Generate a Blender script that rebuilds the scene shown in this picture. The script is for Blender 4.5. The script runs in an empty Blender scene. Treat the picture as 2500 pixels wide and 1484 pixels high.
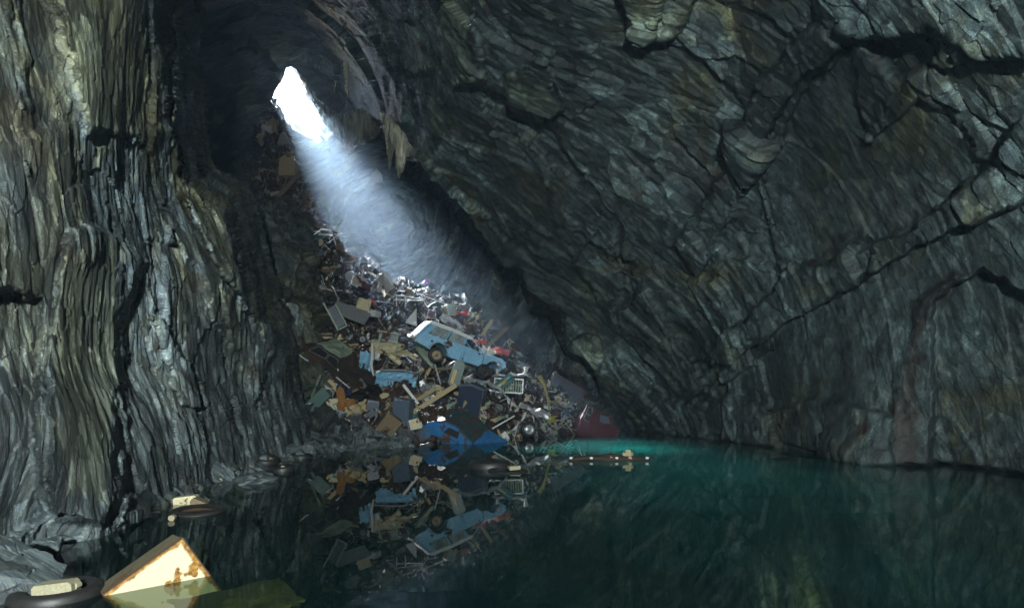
import bpy, math, random
import numpy as np
from mathutils import Vector, Matrix, Euler

sc = bpy.context.scene
COL = sc.collection
R = math.radians
rnd = random.Random(7)

# ------------------------------------------------------------------ camera
F = 1500.0          # focal length in photo pixels (2500 wide)
CX, HY = 1250.0, 980.0
CAMZ = 1.4
cam_d = bpy.data.cameras.new("camera")
cam = bpy.data.objects.new("camera", cam_d)
COL.objects.link(cam)
cam.location = (0, 0, CAMZ)
cam.rotation_euler = (R(90), 0, 0)
cam_d.sensor_width = 36
cam_d.lens = 36 * F / 2500
cam_d.shift_y = (HY - 742) / 2500
cam_d.clip_start = 0.05
cam_d.clip_end = 500
sc.camera = cam

# ------------------------------------------------------------------ world, sun, exposure
SUN_TRAVEL = Vector((14.9, -21.6, -22.4)).normalized()
w = bpy.data.worlds.new("World")
sc.world = w
w.use_nodes = True
nt = w.node_tree
sky = nt.nodes.new("ShaderNodeTexSky")
sky.sky_type = 'NISHITA'
sky.sun_disc = False
sky.sun_elevation = math.asin(-SUN_TRAVEL.z)
sky.sun_rotation = math.atan2(-SUN_TRAVEL.x, -SUN_TRAVEL.y)
nt.links.new(sky.outputs[0], nt.nodes["Background"].inputs[0])
nt.nodes["Background"].inputs[1].default_value = 0.015

sun_d = bpy.data.lights.new("sun", 'SUN')
sun_d.energy = 5.0
sun_d.angle = R(11.5)          # thin overcast: a wide soft sun
sun_d.color = (1.0, 0.985, 0.97)
sun = bpy.data.objects.new("sun", sun_d)
COL.objects.link(sun)
sun.rotation_euler = SUN_TRAVEL.to_track_quat('-Z', 'Y').to_euler()
sun.location = (-30, 70, 60)

# the photographer's torch that lights the near rock in the photograph
torch_d = bpy.data.lights.new("torch", 'SPOT')
torch_d.energy = 340
torch_d.spot_size = R(101)
torch_d.spot_blend = 1.0
torch_d.shadow_soft_size = 0.12
torch_d.color = (0.90, 1.0, 0.97)
torch = bpy.data.objects.new("torch", torch_d)
COL.objects.link(torch)
torch.location = (0.2, -4.5, 3.2)
torch.rotation_euler = Vector((0.0, 1.0, 0.06)).to_track_quat('-Z', 'Y').to_euler()

sc.view_settings.view_transform = 'Standard'
sc.view_settings.look = 'None'
sc.view_settings.gamma = 1
sc.view_settings.exposure = 5.6
sc.cycles.max_bounces = 8
sc.cycles.diffuse_bounces = 0
sc.cycles.glossy_bounces = 3
sc.cycles.transparent_max_bounces = 12
sc.cycles.volume_bounces = 0
sc.cycles.sample_clamp_indirect = 0.25
sc.cycles.sample_clamp_direct = 1.6
sc.cycles.use_denoising = True
sc.cycles.denoising_input_passes = 'RGB_ALBEDO_NORMAL'
sc.cycles.caustics_reflective = False
sc.cycles.caustics_refractive = False

# ------------------------------------------------------------------ numpy noise
def hsh(ix, iy, iz, seed):
    h = (ix.astype(np.int64) * 374761393 + iy.astype(np.int64) * 668265263 + iz.astype(np.int64) * 2147483647 + seed * 974711) & 0xffffffff
    h = ((h ^ (h >> 13)) * 1274126177) & 0xffffffff
    h = ((h ^ (h >> 15)) * 2246822519) & 0xffffffff
    h = h ^ (h >> 16)
    return (h & 0xffffff).astype(np.float64) / 0xffffff

def vnoise(p, seed=0):
    i = np.floor(p).astype(np.int64)
    f = p - i
    u = f * f * f * (f * (f * 6 - 15) + 10)
    r = 0
    for a in (0, 1):
        wx = u[:, 0] if a else 1 - u[:, 0]
        for b in (0, 1):
            wy = u[:, 1] if b else 1 - u[:, 1]
            for c in (0, 1):
                wz = u[:, 2] if c else 1 - u[:, 2]
                r = r + wx * wy * wz * hsh(i[:, 0] + a, i[:, 1] + b, i[:, 2] + c, seed)
    return r * 2 - 1

def fbm(p, seed=0, octs=4, gain=0.5):
    r, a, q = 0, 1.0, p
    for k in range(octs):
        r = r + a * vnoise(q, seed + k)
        a *= gain
        q = q * 2.03 + 13.7
    return r

def facets(p, seed=0, tilt=0.8):
    """fractured rock: every cell is a flat facet with its own height and tilt"""
    i = np.floor(p).astype(np.int64)
    best = np.full(len(p), 1e9)
    out = np.zeros(len(p))
    tone = np.zeros(len(p))
    for a in (-1, 0, 1):
        for b in (-1, 0, 1):
            for c in (-1, 0, 1):
                X, Y, Z = i[:, 0] + a, i[:, 1] + b, i[:, 2] + c
                h1, h2, h3 = hsh(X, Y, Z, seed), hsh(X, Y, Z, seed + 1), hsh(X, Y, Z, seed + 2)
                dx, dy, dz = p[:, 0] - X - h1, p[:, 1] - Y - h2, p[:, 2] - Z - h3
                d = dx * dx + dy * dy + dz * dz
                m = d < best
                best = np.where(m, d, best)
                h4 = (h1 * 7.31) % 1 - .5
                h5 = (h2 * 9.17) % 1 - .5
                h6 = (h3 * 5.93) % 1 - .5
                val = ((h1 + h2 * 3.3) % 1) * 1.2 - .6 + 2 * tilt * (h4 * dx + h5 * dy + h6 * dz)
                out = np.where(m, val, out)
                tone = np.where(m, (h1 * 3.7 + h2 * 5.1 + h3) % 1, tone)
    return out, tone

def tps(ctrl):
    """thin plate spline through (px, py, value)"""
    c = np.array(ctrl, float)
    P = c[:, :2] / 1000.0
    def K(d2):
        return 0.5 * d2 * np.log(d2 + 1e-12)
    n = len(P)
    d2 = ((P[:, None] - P[None]) ** 2).sum(-1)
    A = np.zeros((n + 3, n + 3))
    A[:n, :n] = K(d2) + np.eye(n) * 1e-4
    A[:n, n] = 1; A[:n, n + 1:] = P
    A[n, :n] = 1; A[n + 1:, :n] = P.T
    b = np.zeros(n + 3)
    b[:n] = np.log(c[:, 2])
    s = np.linalg.solve(A, b)
    def f(px, py):
        q = np.stack([np.ravel(px), np.ravel(py)], 1) / 1000.0
        r = s[n] + q @ s[n + 1:]
        for k in range(n):
            r = r + s[k] * K(((q - P[k]) ** 2).sum(1))
        return np.exp(r).reshape(np.shape(px))
    return f

def poly_sd(px, py, poly):
    """signed distance to a closed polygon, positive inside"""
    shp = np.shape(px)
    x, y = np.ravel(px).astype(float), np.ravel(py).astype(float)
    best = np.full(x.shape, 1e12)
    ins = np.zeros(x.shape, bool)
    n = len(poly)
    for k in range(n):
        x0, y0 = poly[k]; x1, y1 = poly[(k + 1) % n]
        ex, ey = x1 - x0, y1 - y0
        t = np.clip(((x - x0) * ex + (y - y0) * ey) / (ex * ex + ey * ey + 1e-9), 0, 1)
        best = np.minimum(best, (x - x0 - t * ex) ** 2 + (y - y0 - t * ey) ** 2)
        if y0 != y1:
            c = ((y0 > y) != (y1 > y)) & (x < (x1 - x0) * (y - y0) / (y1 - y0) + x0)
            ins ^= c
    d = np.sqrt(best)
    return np.where(ins, d, -d).reshape(shp)

def sstep(v, a, b):
    t = np.clip((v - a) / (b - a), 0, 1)
    return t * t * (3 - 2 * t)

def unproj(px, py, d):
    return np.stack([(px - CX) / F * d, d * np.ones_like(px), CAMZ + (HY - py) / F * d], -1)

def U(px, py, d):
    return Vector(((px - CX) / F * d, d, CAMZ + (HY - py) / F * d))

# ------------------------------------------------------------------ object helpers
def mesh_np(name, verts, quads, mat, smooth=False):
    me = bpy.data.meshes.new(name)
    n = len(quads)
    me.vertices.add(len(verts))
    me.vertices.foreach_set("co", np.asarray(verts, np.float32).ravel())
    me.loops.add(n * 4)
    me.loops.foreach_set("vertex_index", np.asarray(quads, np.int32).ravel())
    me.polygons.add(n)
    me.polygons.foreach_set("loop_start", np.arange(0, n * 4, 4, dtype=np.int32))
    me.polygons.foreach_set("use_smooth", np.full(n, smooth))
    me.update(calc_edges=True)
    me.materials.append(mat)
    o = bpy.data.objects.new(name, me)
    COL.objects.link(o)
    return o

def attr(o, name, vals):
    a = o.data.attributes.new(name, 'FLOAT', 'POINT')
    n = len(o.data.vertices)
    v = np.zeros(n, np.float32)
    v[:len(vals)] = vals
    a.data.foreach_set("value", v)

def tag(o, label=None, cat=None, group=None, kind=None):
    if label: o["label"] = label
    if cat:
        o["category"] = cat
        o["kind"] = "thing"
    if group: o["group"] = group
    if kind: o["kind"] = kind
    return o

# ------------------------------------------------------------------ materials
def new_mat(name):
    m = bpy.data.materials.new(name)
    m.use_nodes = True
    return m, m.node_tree.nodes, m.node_tree.links, m.node_tree.nodes["Principled BSDF"]

def N(nodes, typ, **kw):
    n = nodes.new(typ)
    for k, v in kw.items():
        if k in n.inputs:
            n.inputs[k].default_value = v
        else:
            setattr(n, k, v)
    return n

def ramp(nodes, pts):
    r = nodes.new("ShaderNodeValToRGB")
    e = r.color_ramp.elements
    while len(e) < len(pts):
        e.new(0.5)
    for k, (p, c) in enumerate(pts):
        e[k].position = p
        e[k].color = (*c, 1) if len(c) == 3 else c
    return r

def mixc(nodes, links, fac, a, b):
    m = nodes.new("ShaderNodeMix")
    m.data_type = 'RGBA'
    for sock, v in ((m.inputs[0], fac), (m.inputs[6], a), (m.inputs[7], b)):
        if hasattr(v, "is_linked") or hasattr(v, "links"):
            links.new(v, sock)
        elif isinstance(v, (int, float)):
            sock.default_value = v
        else:
            sock.default_value = (*v, 1)
    return m.outputs[2]

def rock_mat(name, rot, pale=(0.26, 0.27, 0.20), base=(0.085, 0.105, 0.115), dark=(0.022, 0.027, 0.03),
             olive=(0.15, 0.145, 0.085), rust=(0.085, 0.040, 0.015), stretch=7.0, bump=0.6, olive_amt=0.5, fine=1.0, zolive=None, plate=1.6, nrm=None, squash=0.2):
    m, ns, ls, bs = new_mat(name)
    tc = N(ns, "ShaderNodeTexCoord")
    mp = N(ns, "ShaderNodeMapping")
    mp.inputs["Rotation"].default_value = rot
    src0 = tc.outputs["Object"]
    if nrm is not None:
        nv = Vector(nrm).normalized()
        dt = N(ns, "ShaderNodeVectorMath", operation='DOT_PRODUCT'); ls.new(src0, dt.inputs[0]); dt.inputs[1].default_value = nv
        sl = N(ns, "ShaderNodeVectorMath", operation='SCALE'); sl.inputs[0].default_value = nv * -(1 - squash); ls.new(dt.outputs["Value"], sl.inputs["Scale"])
        ad_ = N(ns, "ShaderNodeVectorMath", operation='ADD'); ls.new(src0, ad_.inputs[0]); ls.new(sl.outputs[0], ad_.inputs[1])
        src0 = ad_.outputs[0]
    ls.new(src0, mp.inputs[0])
    st = N(ns, "ShaderNodeMapping")
    st.inputs["Scale"].default_value = (1, 1, 1.0 / stretch)
    ls.new(mp.outputs[0], st.inputs[0])
    def noise(src, scale, det=8, rough=0.62, dist=0.0):
        t = N(ns, "ShaderNodeTexNoise", Scale=scale, Detail=det, Roughness=rough, Distortion=dist)
        ls.new(src, t.inputs["Vector"])
        return t.outputs[0]
    streak = noise(st.outputs[0], 4.2, 12, 0.72, 0.15)
    fine_n = noise(st.outputs[0], 32.0 * fine, 6, 0.7)
    big = noise(tc.outputs["Object"], 0.42, 6, 0.6, 0.8)
    big2 = noise(tc.outputs["Object"], 0.9, 7, 0.65, 0.5)
    r1 = ramp(ns, [(0.36, dark), (0.47, base), (0.56, tuple(x * 1.5 for x in base)), (0.68, pale)])
    ls.new(streak, r1.inputs[0])
    ro = ramp(ns, [(0.62 - olive_amt * 0.3, (0, 0, 0)), (0.80 - olive_amt * 0.3, (1, 1, 1))])
    ls.new(big, ro.inputs[0])
    ofac = ro.outputs[0]
    if zolive:
        sep = N(ns, "ShaderNodeSeparateXYZ"); ls.new(tc.outputs["Object"], sep.inputs[0])
        mr = N(ns, "ShaderNodeMapRange"); mr.inputs[1].default_value = zolive[0]; mr.inputs[2].default_value = zolive[1]
        mr.inputs[3].default_value = 0.1; mr.inputs[4].default_value = 0.9
        ls.new(sep.outputs[2], mr.inputs[0])
        mm = N(ns, "ShaderNodeMath", operation='MULTIPLY'); ls.new(ofac, mm.inputs[0]); ls.new(mr.outputs[0], mm.inputs[1])
        ofac = mm.outputs[0]
    ol = ramp(ns, [(0.35, tuple(x * 0.35 for x in olive)), (0.55, olive), (0.75, tuple(x * 2.0 for x in olive))])
    ls.new(streak, ol.inputs[0])
    c1 = mixc(ns, ls, ofac, r1.outputs[0], ol.outputs[0])
    rr = ramp(ns, [(0.62, (0, 0, 0)), (0.74, (1, 1, 1))])
    ls.new(big2, rr.inputs[0])
    c2 = mixc(ns, ls, rr.outputs[0], c1, rust)
    # thin pale mineral streaks
    pr = ramp(ns, [(0.60, (0, 0, 0)), (0.70, (0.7, 0.7, 0.7))])
    ls.new(fine_n, pr.inputs[0])
    c3 = mixc(ns, ls, pr.outputs[0], c2, pale)
    def at(nm):
        a = N(ns, "ShaderNodeAttribute"); a.attribute_name = nm
        return a.outputs["Fac"]
    speck = noise(mp.outputs[0], 60.0, 3, 0.7)
    sr = ramp(ns, [(0.56, (0, 0, 0)), (0.68, (0.85, 0.85, 0.85))]); ls.new(speck, sr.inputs[0])
    c3 = mixc(ns, ls, sr.outputs[0], c3, tuple(x * 1.5 for x in pale))
    rs = ramp(ns, [(0.35, tuple(x * 0.25 for x in rust)), (0.55, tuple(x * 0.8 for x in rust)), (0.72, base)]); ls.new(streak, rs.inputs[0])
    c3 = mixc(ns, ls, at("rustm"), c3, rs.outputs[0])
    po = ramp(ns, [(0.3, tuple(x * 0.6 for x in pale)), (0.6, tuple(x * a_ for x, a_ in zip(pale, (1.12, 1.1, .9))))]); ls.new(streak, po.inputs[0])
    c3 = mixc(ns, ls, at("palem"), c3, po.outputs[0])
    tr_ = ramp(ns, [(0.0, (0.18,) * 3), (0.45, (0.55,) * 3), (0.8, (1.05,) * 3), (1.0, (2.0,) * 3)]); ls.new(at("tone"), tr_.inputs[0])
    mu = N(ns, "ShaderNodeMix"); mu.data_type = 'RGBA'; mu.blend_type = 'MULTIPLY'; mu.inputs[0].default_value = 1.0
    ls.new(c3, mu.inputs[6]); ls.new(tr_.outputs[0], mu.inputs[7])
    # broken plates: every cell has its own tone, thin dark cracks between some of them
    vm = N(ns, "ShaderNodeMapping"); vm.inputs["Scale"].default_value = (1, 1, 1.0 / (1 + stretch * .35)); ls.new(mp.outputs[0], vm.inputs[0])
    wn = N(ns, "ShaderNodeTexNoise", Scale=3.0, Detail=4); ls.new(vm.outputs[0], wn.inputs["Vector"])
    wv = N(ns, "ShaderNodeMix"); wv.data_type = 'RGBA'; wv.blend_type = 'LINEAR_LIGHT'; wv.inputs[0].default_value = 0.10
    ls.new(vm.outputs[0], wv.inputs[6]); ls.new(wn.outputs["Color"], wv.inputs[7])
    v1 = N(ns, "ShaderNodeTexVoronoi", Scale=plate); ls.new(wv.outputs[2], v1.inputs["Vector"])
    v2 = N(ns, "ShaderNodeTexVoronoi", Scale=plate); v2.feature = 'DISTANCE_TO_EDGE'; ls.new(wv.outputs[2], v2.inputs["Vector"])
    v3 = N(ns, "ShaderNodeTexVoronoi", Scale=plate * 3.7); ls.new(wv.outputs[2], v3.inputs["Vector"])
    s1 = N(ns, "ShaderNodeSeparateColor"); ls.new(v1.outputs["Color"], s1.inputs[0])
    s3 = N(ns, "ShaderNodeSeparateColor"); ls.new(v3.outputs["Color"], s3.inputs[0])
    pt = ramp(ns, [(0, (0.55,) * 3), (0.6, (1.0,) * 3), (1, (1.6,) * 3)]); ls.new(s1.outputs[0], pt.inputs[0])
    pt3 = ramp(ns, [(0, (0.6,) * 3), (0.6, (1.0,) * 3), (1, (1.6,) * 3)]); ls.new(s3.outputs[1], pt3.inputs[0])
    cr = ramp(ns, [(0.0, (0.18,) * 3), (0.025, (1,) * 3)]); ls.new(v2.outputs["Distance"], cr.inputs[0])
    last = mu.outputs[2]
    for fac, nd_ in ((.7, pt), (.5, pt3), (.6, cr)):
        mm_ = N(ns, "ShaderNodeMix"); mm_.data_type = 'RGBA'; mm_.blend_type = 'MULTIPLY'; mm_.inputs[0].default_value = fac
        ls.new(last, mm_.inputs[6]); ls.new(nd_.outputs[0], mm_.inputs[7]); last = mm_.outputs[2]
    ls.new(last, bs.inputs["Base Color"])
    hv = N(ns, "ShaderNodeMath", operation='MULTIPLY_ADD'); ls.new(s1.outputs[1], hv.inputs[0]); hv.inputs[1].default_value = 0.22
    hv3 = N(ns, "ShaderNodeMath", operation='MULTIPLY'); ls.new(s3.outputs[0], hv3.inputs[0]); hv3.inputs[1].default_value = 0.06; ls.new(hv3.outputs[0], hv.inputs[2])
    bs.inputs["Specular IOR Level"].default_value = 0.55
    rg = ramp(ns, [(0.3, (0.36,) * 3), (0.7, (0.68,) * 3)])
    ls.new(big2, rg.inputs[0])
    ls.new(rg.outputs[0], bs.inputs["Roughness"])
    add = N(ns, "ShaderNodeMath", operation='ADD')
    m1 = N(ns, "ShaderNodeMath", operation='MULTIPLY'); m1.inputs[1].default_value = 1.0
    m2 = N(ns, "ShaderNodeMath", operation='MULTIPLY'); m2.inputs[1].default_value = 0.35
    ls.new(streak, m1.inputs[0]); ls.new(fine_n, m2.inputs[0])
    ls.new(m1.outputs[0], add.inputs[0]); ls.new(m2.outputs[0], add.inputs[1])
    bp = N(ns, "ShaderNodeBump", Strength=bump, Distance=0.25)
    add2 = N(ns, "ShaderNodeMath", operation='ADD'); ls.new(add.outputs[0], add2.inputs[0]); ls.new(hv.outputs[0], add2.inputs[1])
    ls.new(add2.outputs[0], bp.inputs["Height"])
    ls.new(bp.outputs[0], bs.inputs["Normal"])
    return m

_mc = {}
def paint(name, col, rust=0.35, rough=0.45, metal=0.0, rcol=(0.10, 0.045, 0.018), scale=3.0, dirt=(0.03, 0.025, 0.018), bump=0.15):
    """weathered painted metal / plastic / wood with rust patches and grime"""
    if name in _mc: return _mc[name]
    m, ns, ls, bs = new_mat(name)
    tc = N(ns, "ShaderNodeTexCoord")
    n1 = N(ns, "ShaderNodeTexNoise", Scale=scale, Detail=9, Roughness=0.7)
    ls.new(tc.outputs["Object"], n1.inputs["Vector"])
    n2 = N(ns, "ShaderNodeTexNoise", Scale=scale * 5, Detail=6, Roughness=0.7)
    ls.new(tc.outputs["Object"], n2.inputs["Vector"])
    t = 0.72 - 0.34 * rust
    r1 = ramp(ns, [(t, (0, 0, 0)), (t + 0.035, (1, 1, 1))])
    ls.new(n1.outputs[0], r1.inputs[0])
    r2 = ramp(ns, [(0.38, tuple(x * 0.72 for x in col)), (0.62, col)])
    ls.new(n2.outputs[0], r2.inputs[0])
    rc = ramp(ns, [(0.35, dirt), (0.6, rcol), (0.75, tuple(min(1, x * 2.2) for x in rcol))])
    ls.new(n2.outputs[0], rc.inputs[0])
    c = mixc(ns, ls, r1.outputs[0], r2.outputs[0], rc.outputs[0])
    ls.new(c, bs.inputs["Base Color"])
    rr = ramp(ns, [(0, (rough,) * 3), (1, (0.9,) * 3)])
    ls.new(r1.outputs[0], rr.inputs[0])
    ls.new(rr.outputs[0], bs.inputs["Roughness"])
    bs.inputs["Metallic"].default_value = metal
    bp = N(ns, "ShaderNodeBump", Strength=bump, Distance=0.03)
    ls.new(n2.outputs[0], bp.inputs["Height"])
    ls.new(bp.outputs[0], bs.inputs["Normal"])
    _mc[name] = m
    return m

BLUE = paint("faded_blue_paint", (0.26, 0.55, 0.80), 0.38, 0.4, scale=2.2)
DEEPBLUE = paint("deep_blue_paint", (0.04, 0.19, 0.45), 0.48, 0.35, scale=2.0)
WHITE = paint("chalky_white_paint", (0.74, 0.75, 0.74), 0.25, 0.5)
CREAM = paint("cream_enamel", (0.66, 0.58, 0.36), 0.4, 0.45)
RED = paint("faded_red_paint", (0.55, 0.08, 0.05), 0.22, 0.4)
MAROON = paint("maroon_paint", (0.10, 0.018, 0.020), 0.35, 0.35)
GREEN = paint("dark_green_paint", (0.02, 0.09, 0.07), 0.2, 0.4)
TEAL = paint("teal_paint", (0.05, 0.17, 0.18), 0.25, 0.4)
PALEGREEN = paint("pale_green_paint", (0.30, 0.38, 0.28), 0.3, 0.5)
RUST = paint("rusty_steel", (0.10, 0.05, 0.025), 0.5, 0.8, 0.2)
DARKRUST = paint("dark_rusty_steel", (0.045, 0.03, 0.022), 0.5, 0.8, 0.2)
GREY = paint("dull_grey_metal", (0.30, 0.32, 0.34), 0.35, 0.4, 0.5)
ZINC = paint("bare_silver_metal", (0.62, 0.64, 0.66), 0.2, 0.35, 0.6)
SLATEBLUE = paint("grey_blue_enamel", (0.10, 0.14, 0.20), 0.3, 0.4)
NAVY = paint("dark_navy_paint", (0.022, 0.035, 0.07), 0.25, 0.35)
BLACK = paint("black_paint", (0.012, 0.012, 0.013), 0.3, 0.5)
WOOD = paint("weathered_wood", (0.20, 0.15, 0.085), 0.25, 0.85, scale=5, rcol=(0.06, 0.04, 0.02))
PALEWOOD = paint("pale_wood", (0.50, 0.40, 0.22), 0.2, 0.8, scale=5, rcol=(0.12, 0.07, 0.03))
RUBBER = paint("black_rubber", (0.020, 0.019, 0.018), 0.2, 0.5, rcol=(0.035, 0.028, 0.018), bump=0.08)
YELLOW = paint("yellow_plate", (0.72, 0.46, 0.04), 0.05, 0.4)
LEAF = paint("yellow_green_plastic", (0.35, 0.33, 0.04), 0.15, 0.5)
PURPLE = paint("purple_plastic", (0.42, 0.10, 0.50), 0.0, 0.5)
FOAM = paint("cream_foam", (0.34, 0.31, 0.20), 0.2, 0.8, scale=9, rcol=(0.05, 0.04, 0.02))
OLIVE = paint("olive_algae_board", (0.12, 0.105, 0.022), 0.25, 0.7, scale=4, rcol=(0.08, 0.07, 0.012))
CLOTH = paint("grey_cloth", (0.36, 0.34, 0.30), 0.2, 0.9, scale=4, rcol=(0.12, 0.10, 0.08))
TYREDARK = paint("wheel_rim_cream", (0.42, 0.34, 0.20), 0.45, 0.6)
DOORSEAM = paint("dark_seam_grime", (0.015, 0.02, 0.022), 0.4, 0.9)

def glass_mat():
    m, ns, ls, bs = new_mat("dusty_glass")
    bs.inputs["Base Color"].default_value = (0.45, 0.5, 0.5, 1)
    bs.inputs["Roughness"].default_value = 0.12
    tr = N(ns, "ShaderNodeBsdfTransparent")
    tr.inputs[0].default_value = (0.8, 0.86, 0.86, 1)
    n = N(ns, "ShaderNodeTexNoise", Scale=2.5, Detail=6, Roughness=0.7)
    tc = N(ns, "ShaderNodeTexCoord"); ls.new(tc.outputs["Object"], n.inputs["Vector"])
    r = ramp(ns, [(0.35, (0.25,) * 3), (0.7, (0.85,) * 3)])
    ls.new(n.outputs[0], r.inputs[0])
    mx = N(ns, "ShaderNodeMixShader")
    ls.new(r.outputs[0], mx.inputs[0]); ls.new(tr.outputs[0], mx.inputs[1]); ls.new(bs.outputs[0], mx.inputs[2])
    ls.new(mx.outputs[0], ns["Material Output"].inputs[0])
    return m
GLASS = glass_mat()

def rusted_box_mat():
    m, ns, ls, bs = new_mat("rust_edged_cream_enamel")
    tc = N(ns, "ShaderNodeTexCoord")
    n = N(ns, "ShaderNodeTexNoise", Scale=7, Detail=8, Roughness=0.7); ls.new(tc.outputs["Object"], n.inputs["Vector"])
    n2 = N(ns, "ShaderNodeTexNoise", Scale=30, Detail=6, Roughness=0.7); ls.new(tc.outputs["Object"], n2.inputs["Vector"])
    # distance to the panel edge from generated coordinates
    sep = N(ns, "ShaderNodeSeparateXYZ"); ls.new(tc.outputs["Generated"], sep.inputs[0])
    def edge(sock):
        a = N(ns, "ShaderNodeMath", operation='SUBTRACT'); a.inputs[1].default_value = 0.5; ls.new(sock, a.inputs[0])
        b = N(ns, "ShaderNodeMath", operation='ABSOLUTE'); ls.new(a.outputs[0], b.inputs[0])
        return b.outputs[0]
    mx = N(ns, "ShaderNodeMath", operation='MAXIMUM'); ls.new(edge(sep.outputs[0]), mx.inputs[0]); ls.new(edge(sep.outputs[2]), mx.inputs[1])
    ad = N(ns, "ShaderNodeMath", operation='MULTIPLY_ADD'); ls.new(n.outputs[0], ad.inputs[0]); ad.inputs[1].default_value = 0.16; ls.new(mx.outputs[0], ad.inputs[2])
    r = ramp(ns, [(0.525, (0, 0, 0)), (0.55, (1, 1, 1))]); ls.new(ad.outputs[0], r.inputs[0])
    v = N(ns, "ShaderNodeTexNoise", Scale=5.5, Detail=3, Roughness=0.5); ls.new(tc.outputs["Object"], v.inputs["Vector"])
    r2 = ramp(ns, [(0.60, (0, 0, 0)), (0.625, (1, 1, 1))]); ls.new(v.outputs[0], r2.inputs[0])
    mxx = N(ns, "ShaderNodeMath", operation='MAXIMUM'); ls.new(r.outputs[0], mxx.inputs[0]); ls.new(r2.outputs[0], mxx.inputs[1])
    rc = ramp(ns, [(0.35, (0.07, 0.03, 0.008)), (0.55, (0.30, 0.15, 0.03)), (0.7, (0.5, 0.30, 0.07))]); ls.new(n2.outputs[0], rc.inputs[0])
    c = mixc(ns, ls, mxx.outputs[0], (0.52, 0.47, 0.31), rc.outputs[0])
    ls.new(c, bs.inputs["Base Color"])
    bs.inputs["Roughness"].default_value = 0.5
    return m
RUSTBOX = rusted_box_mat()

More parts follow.
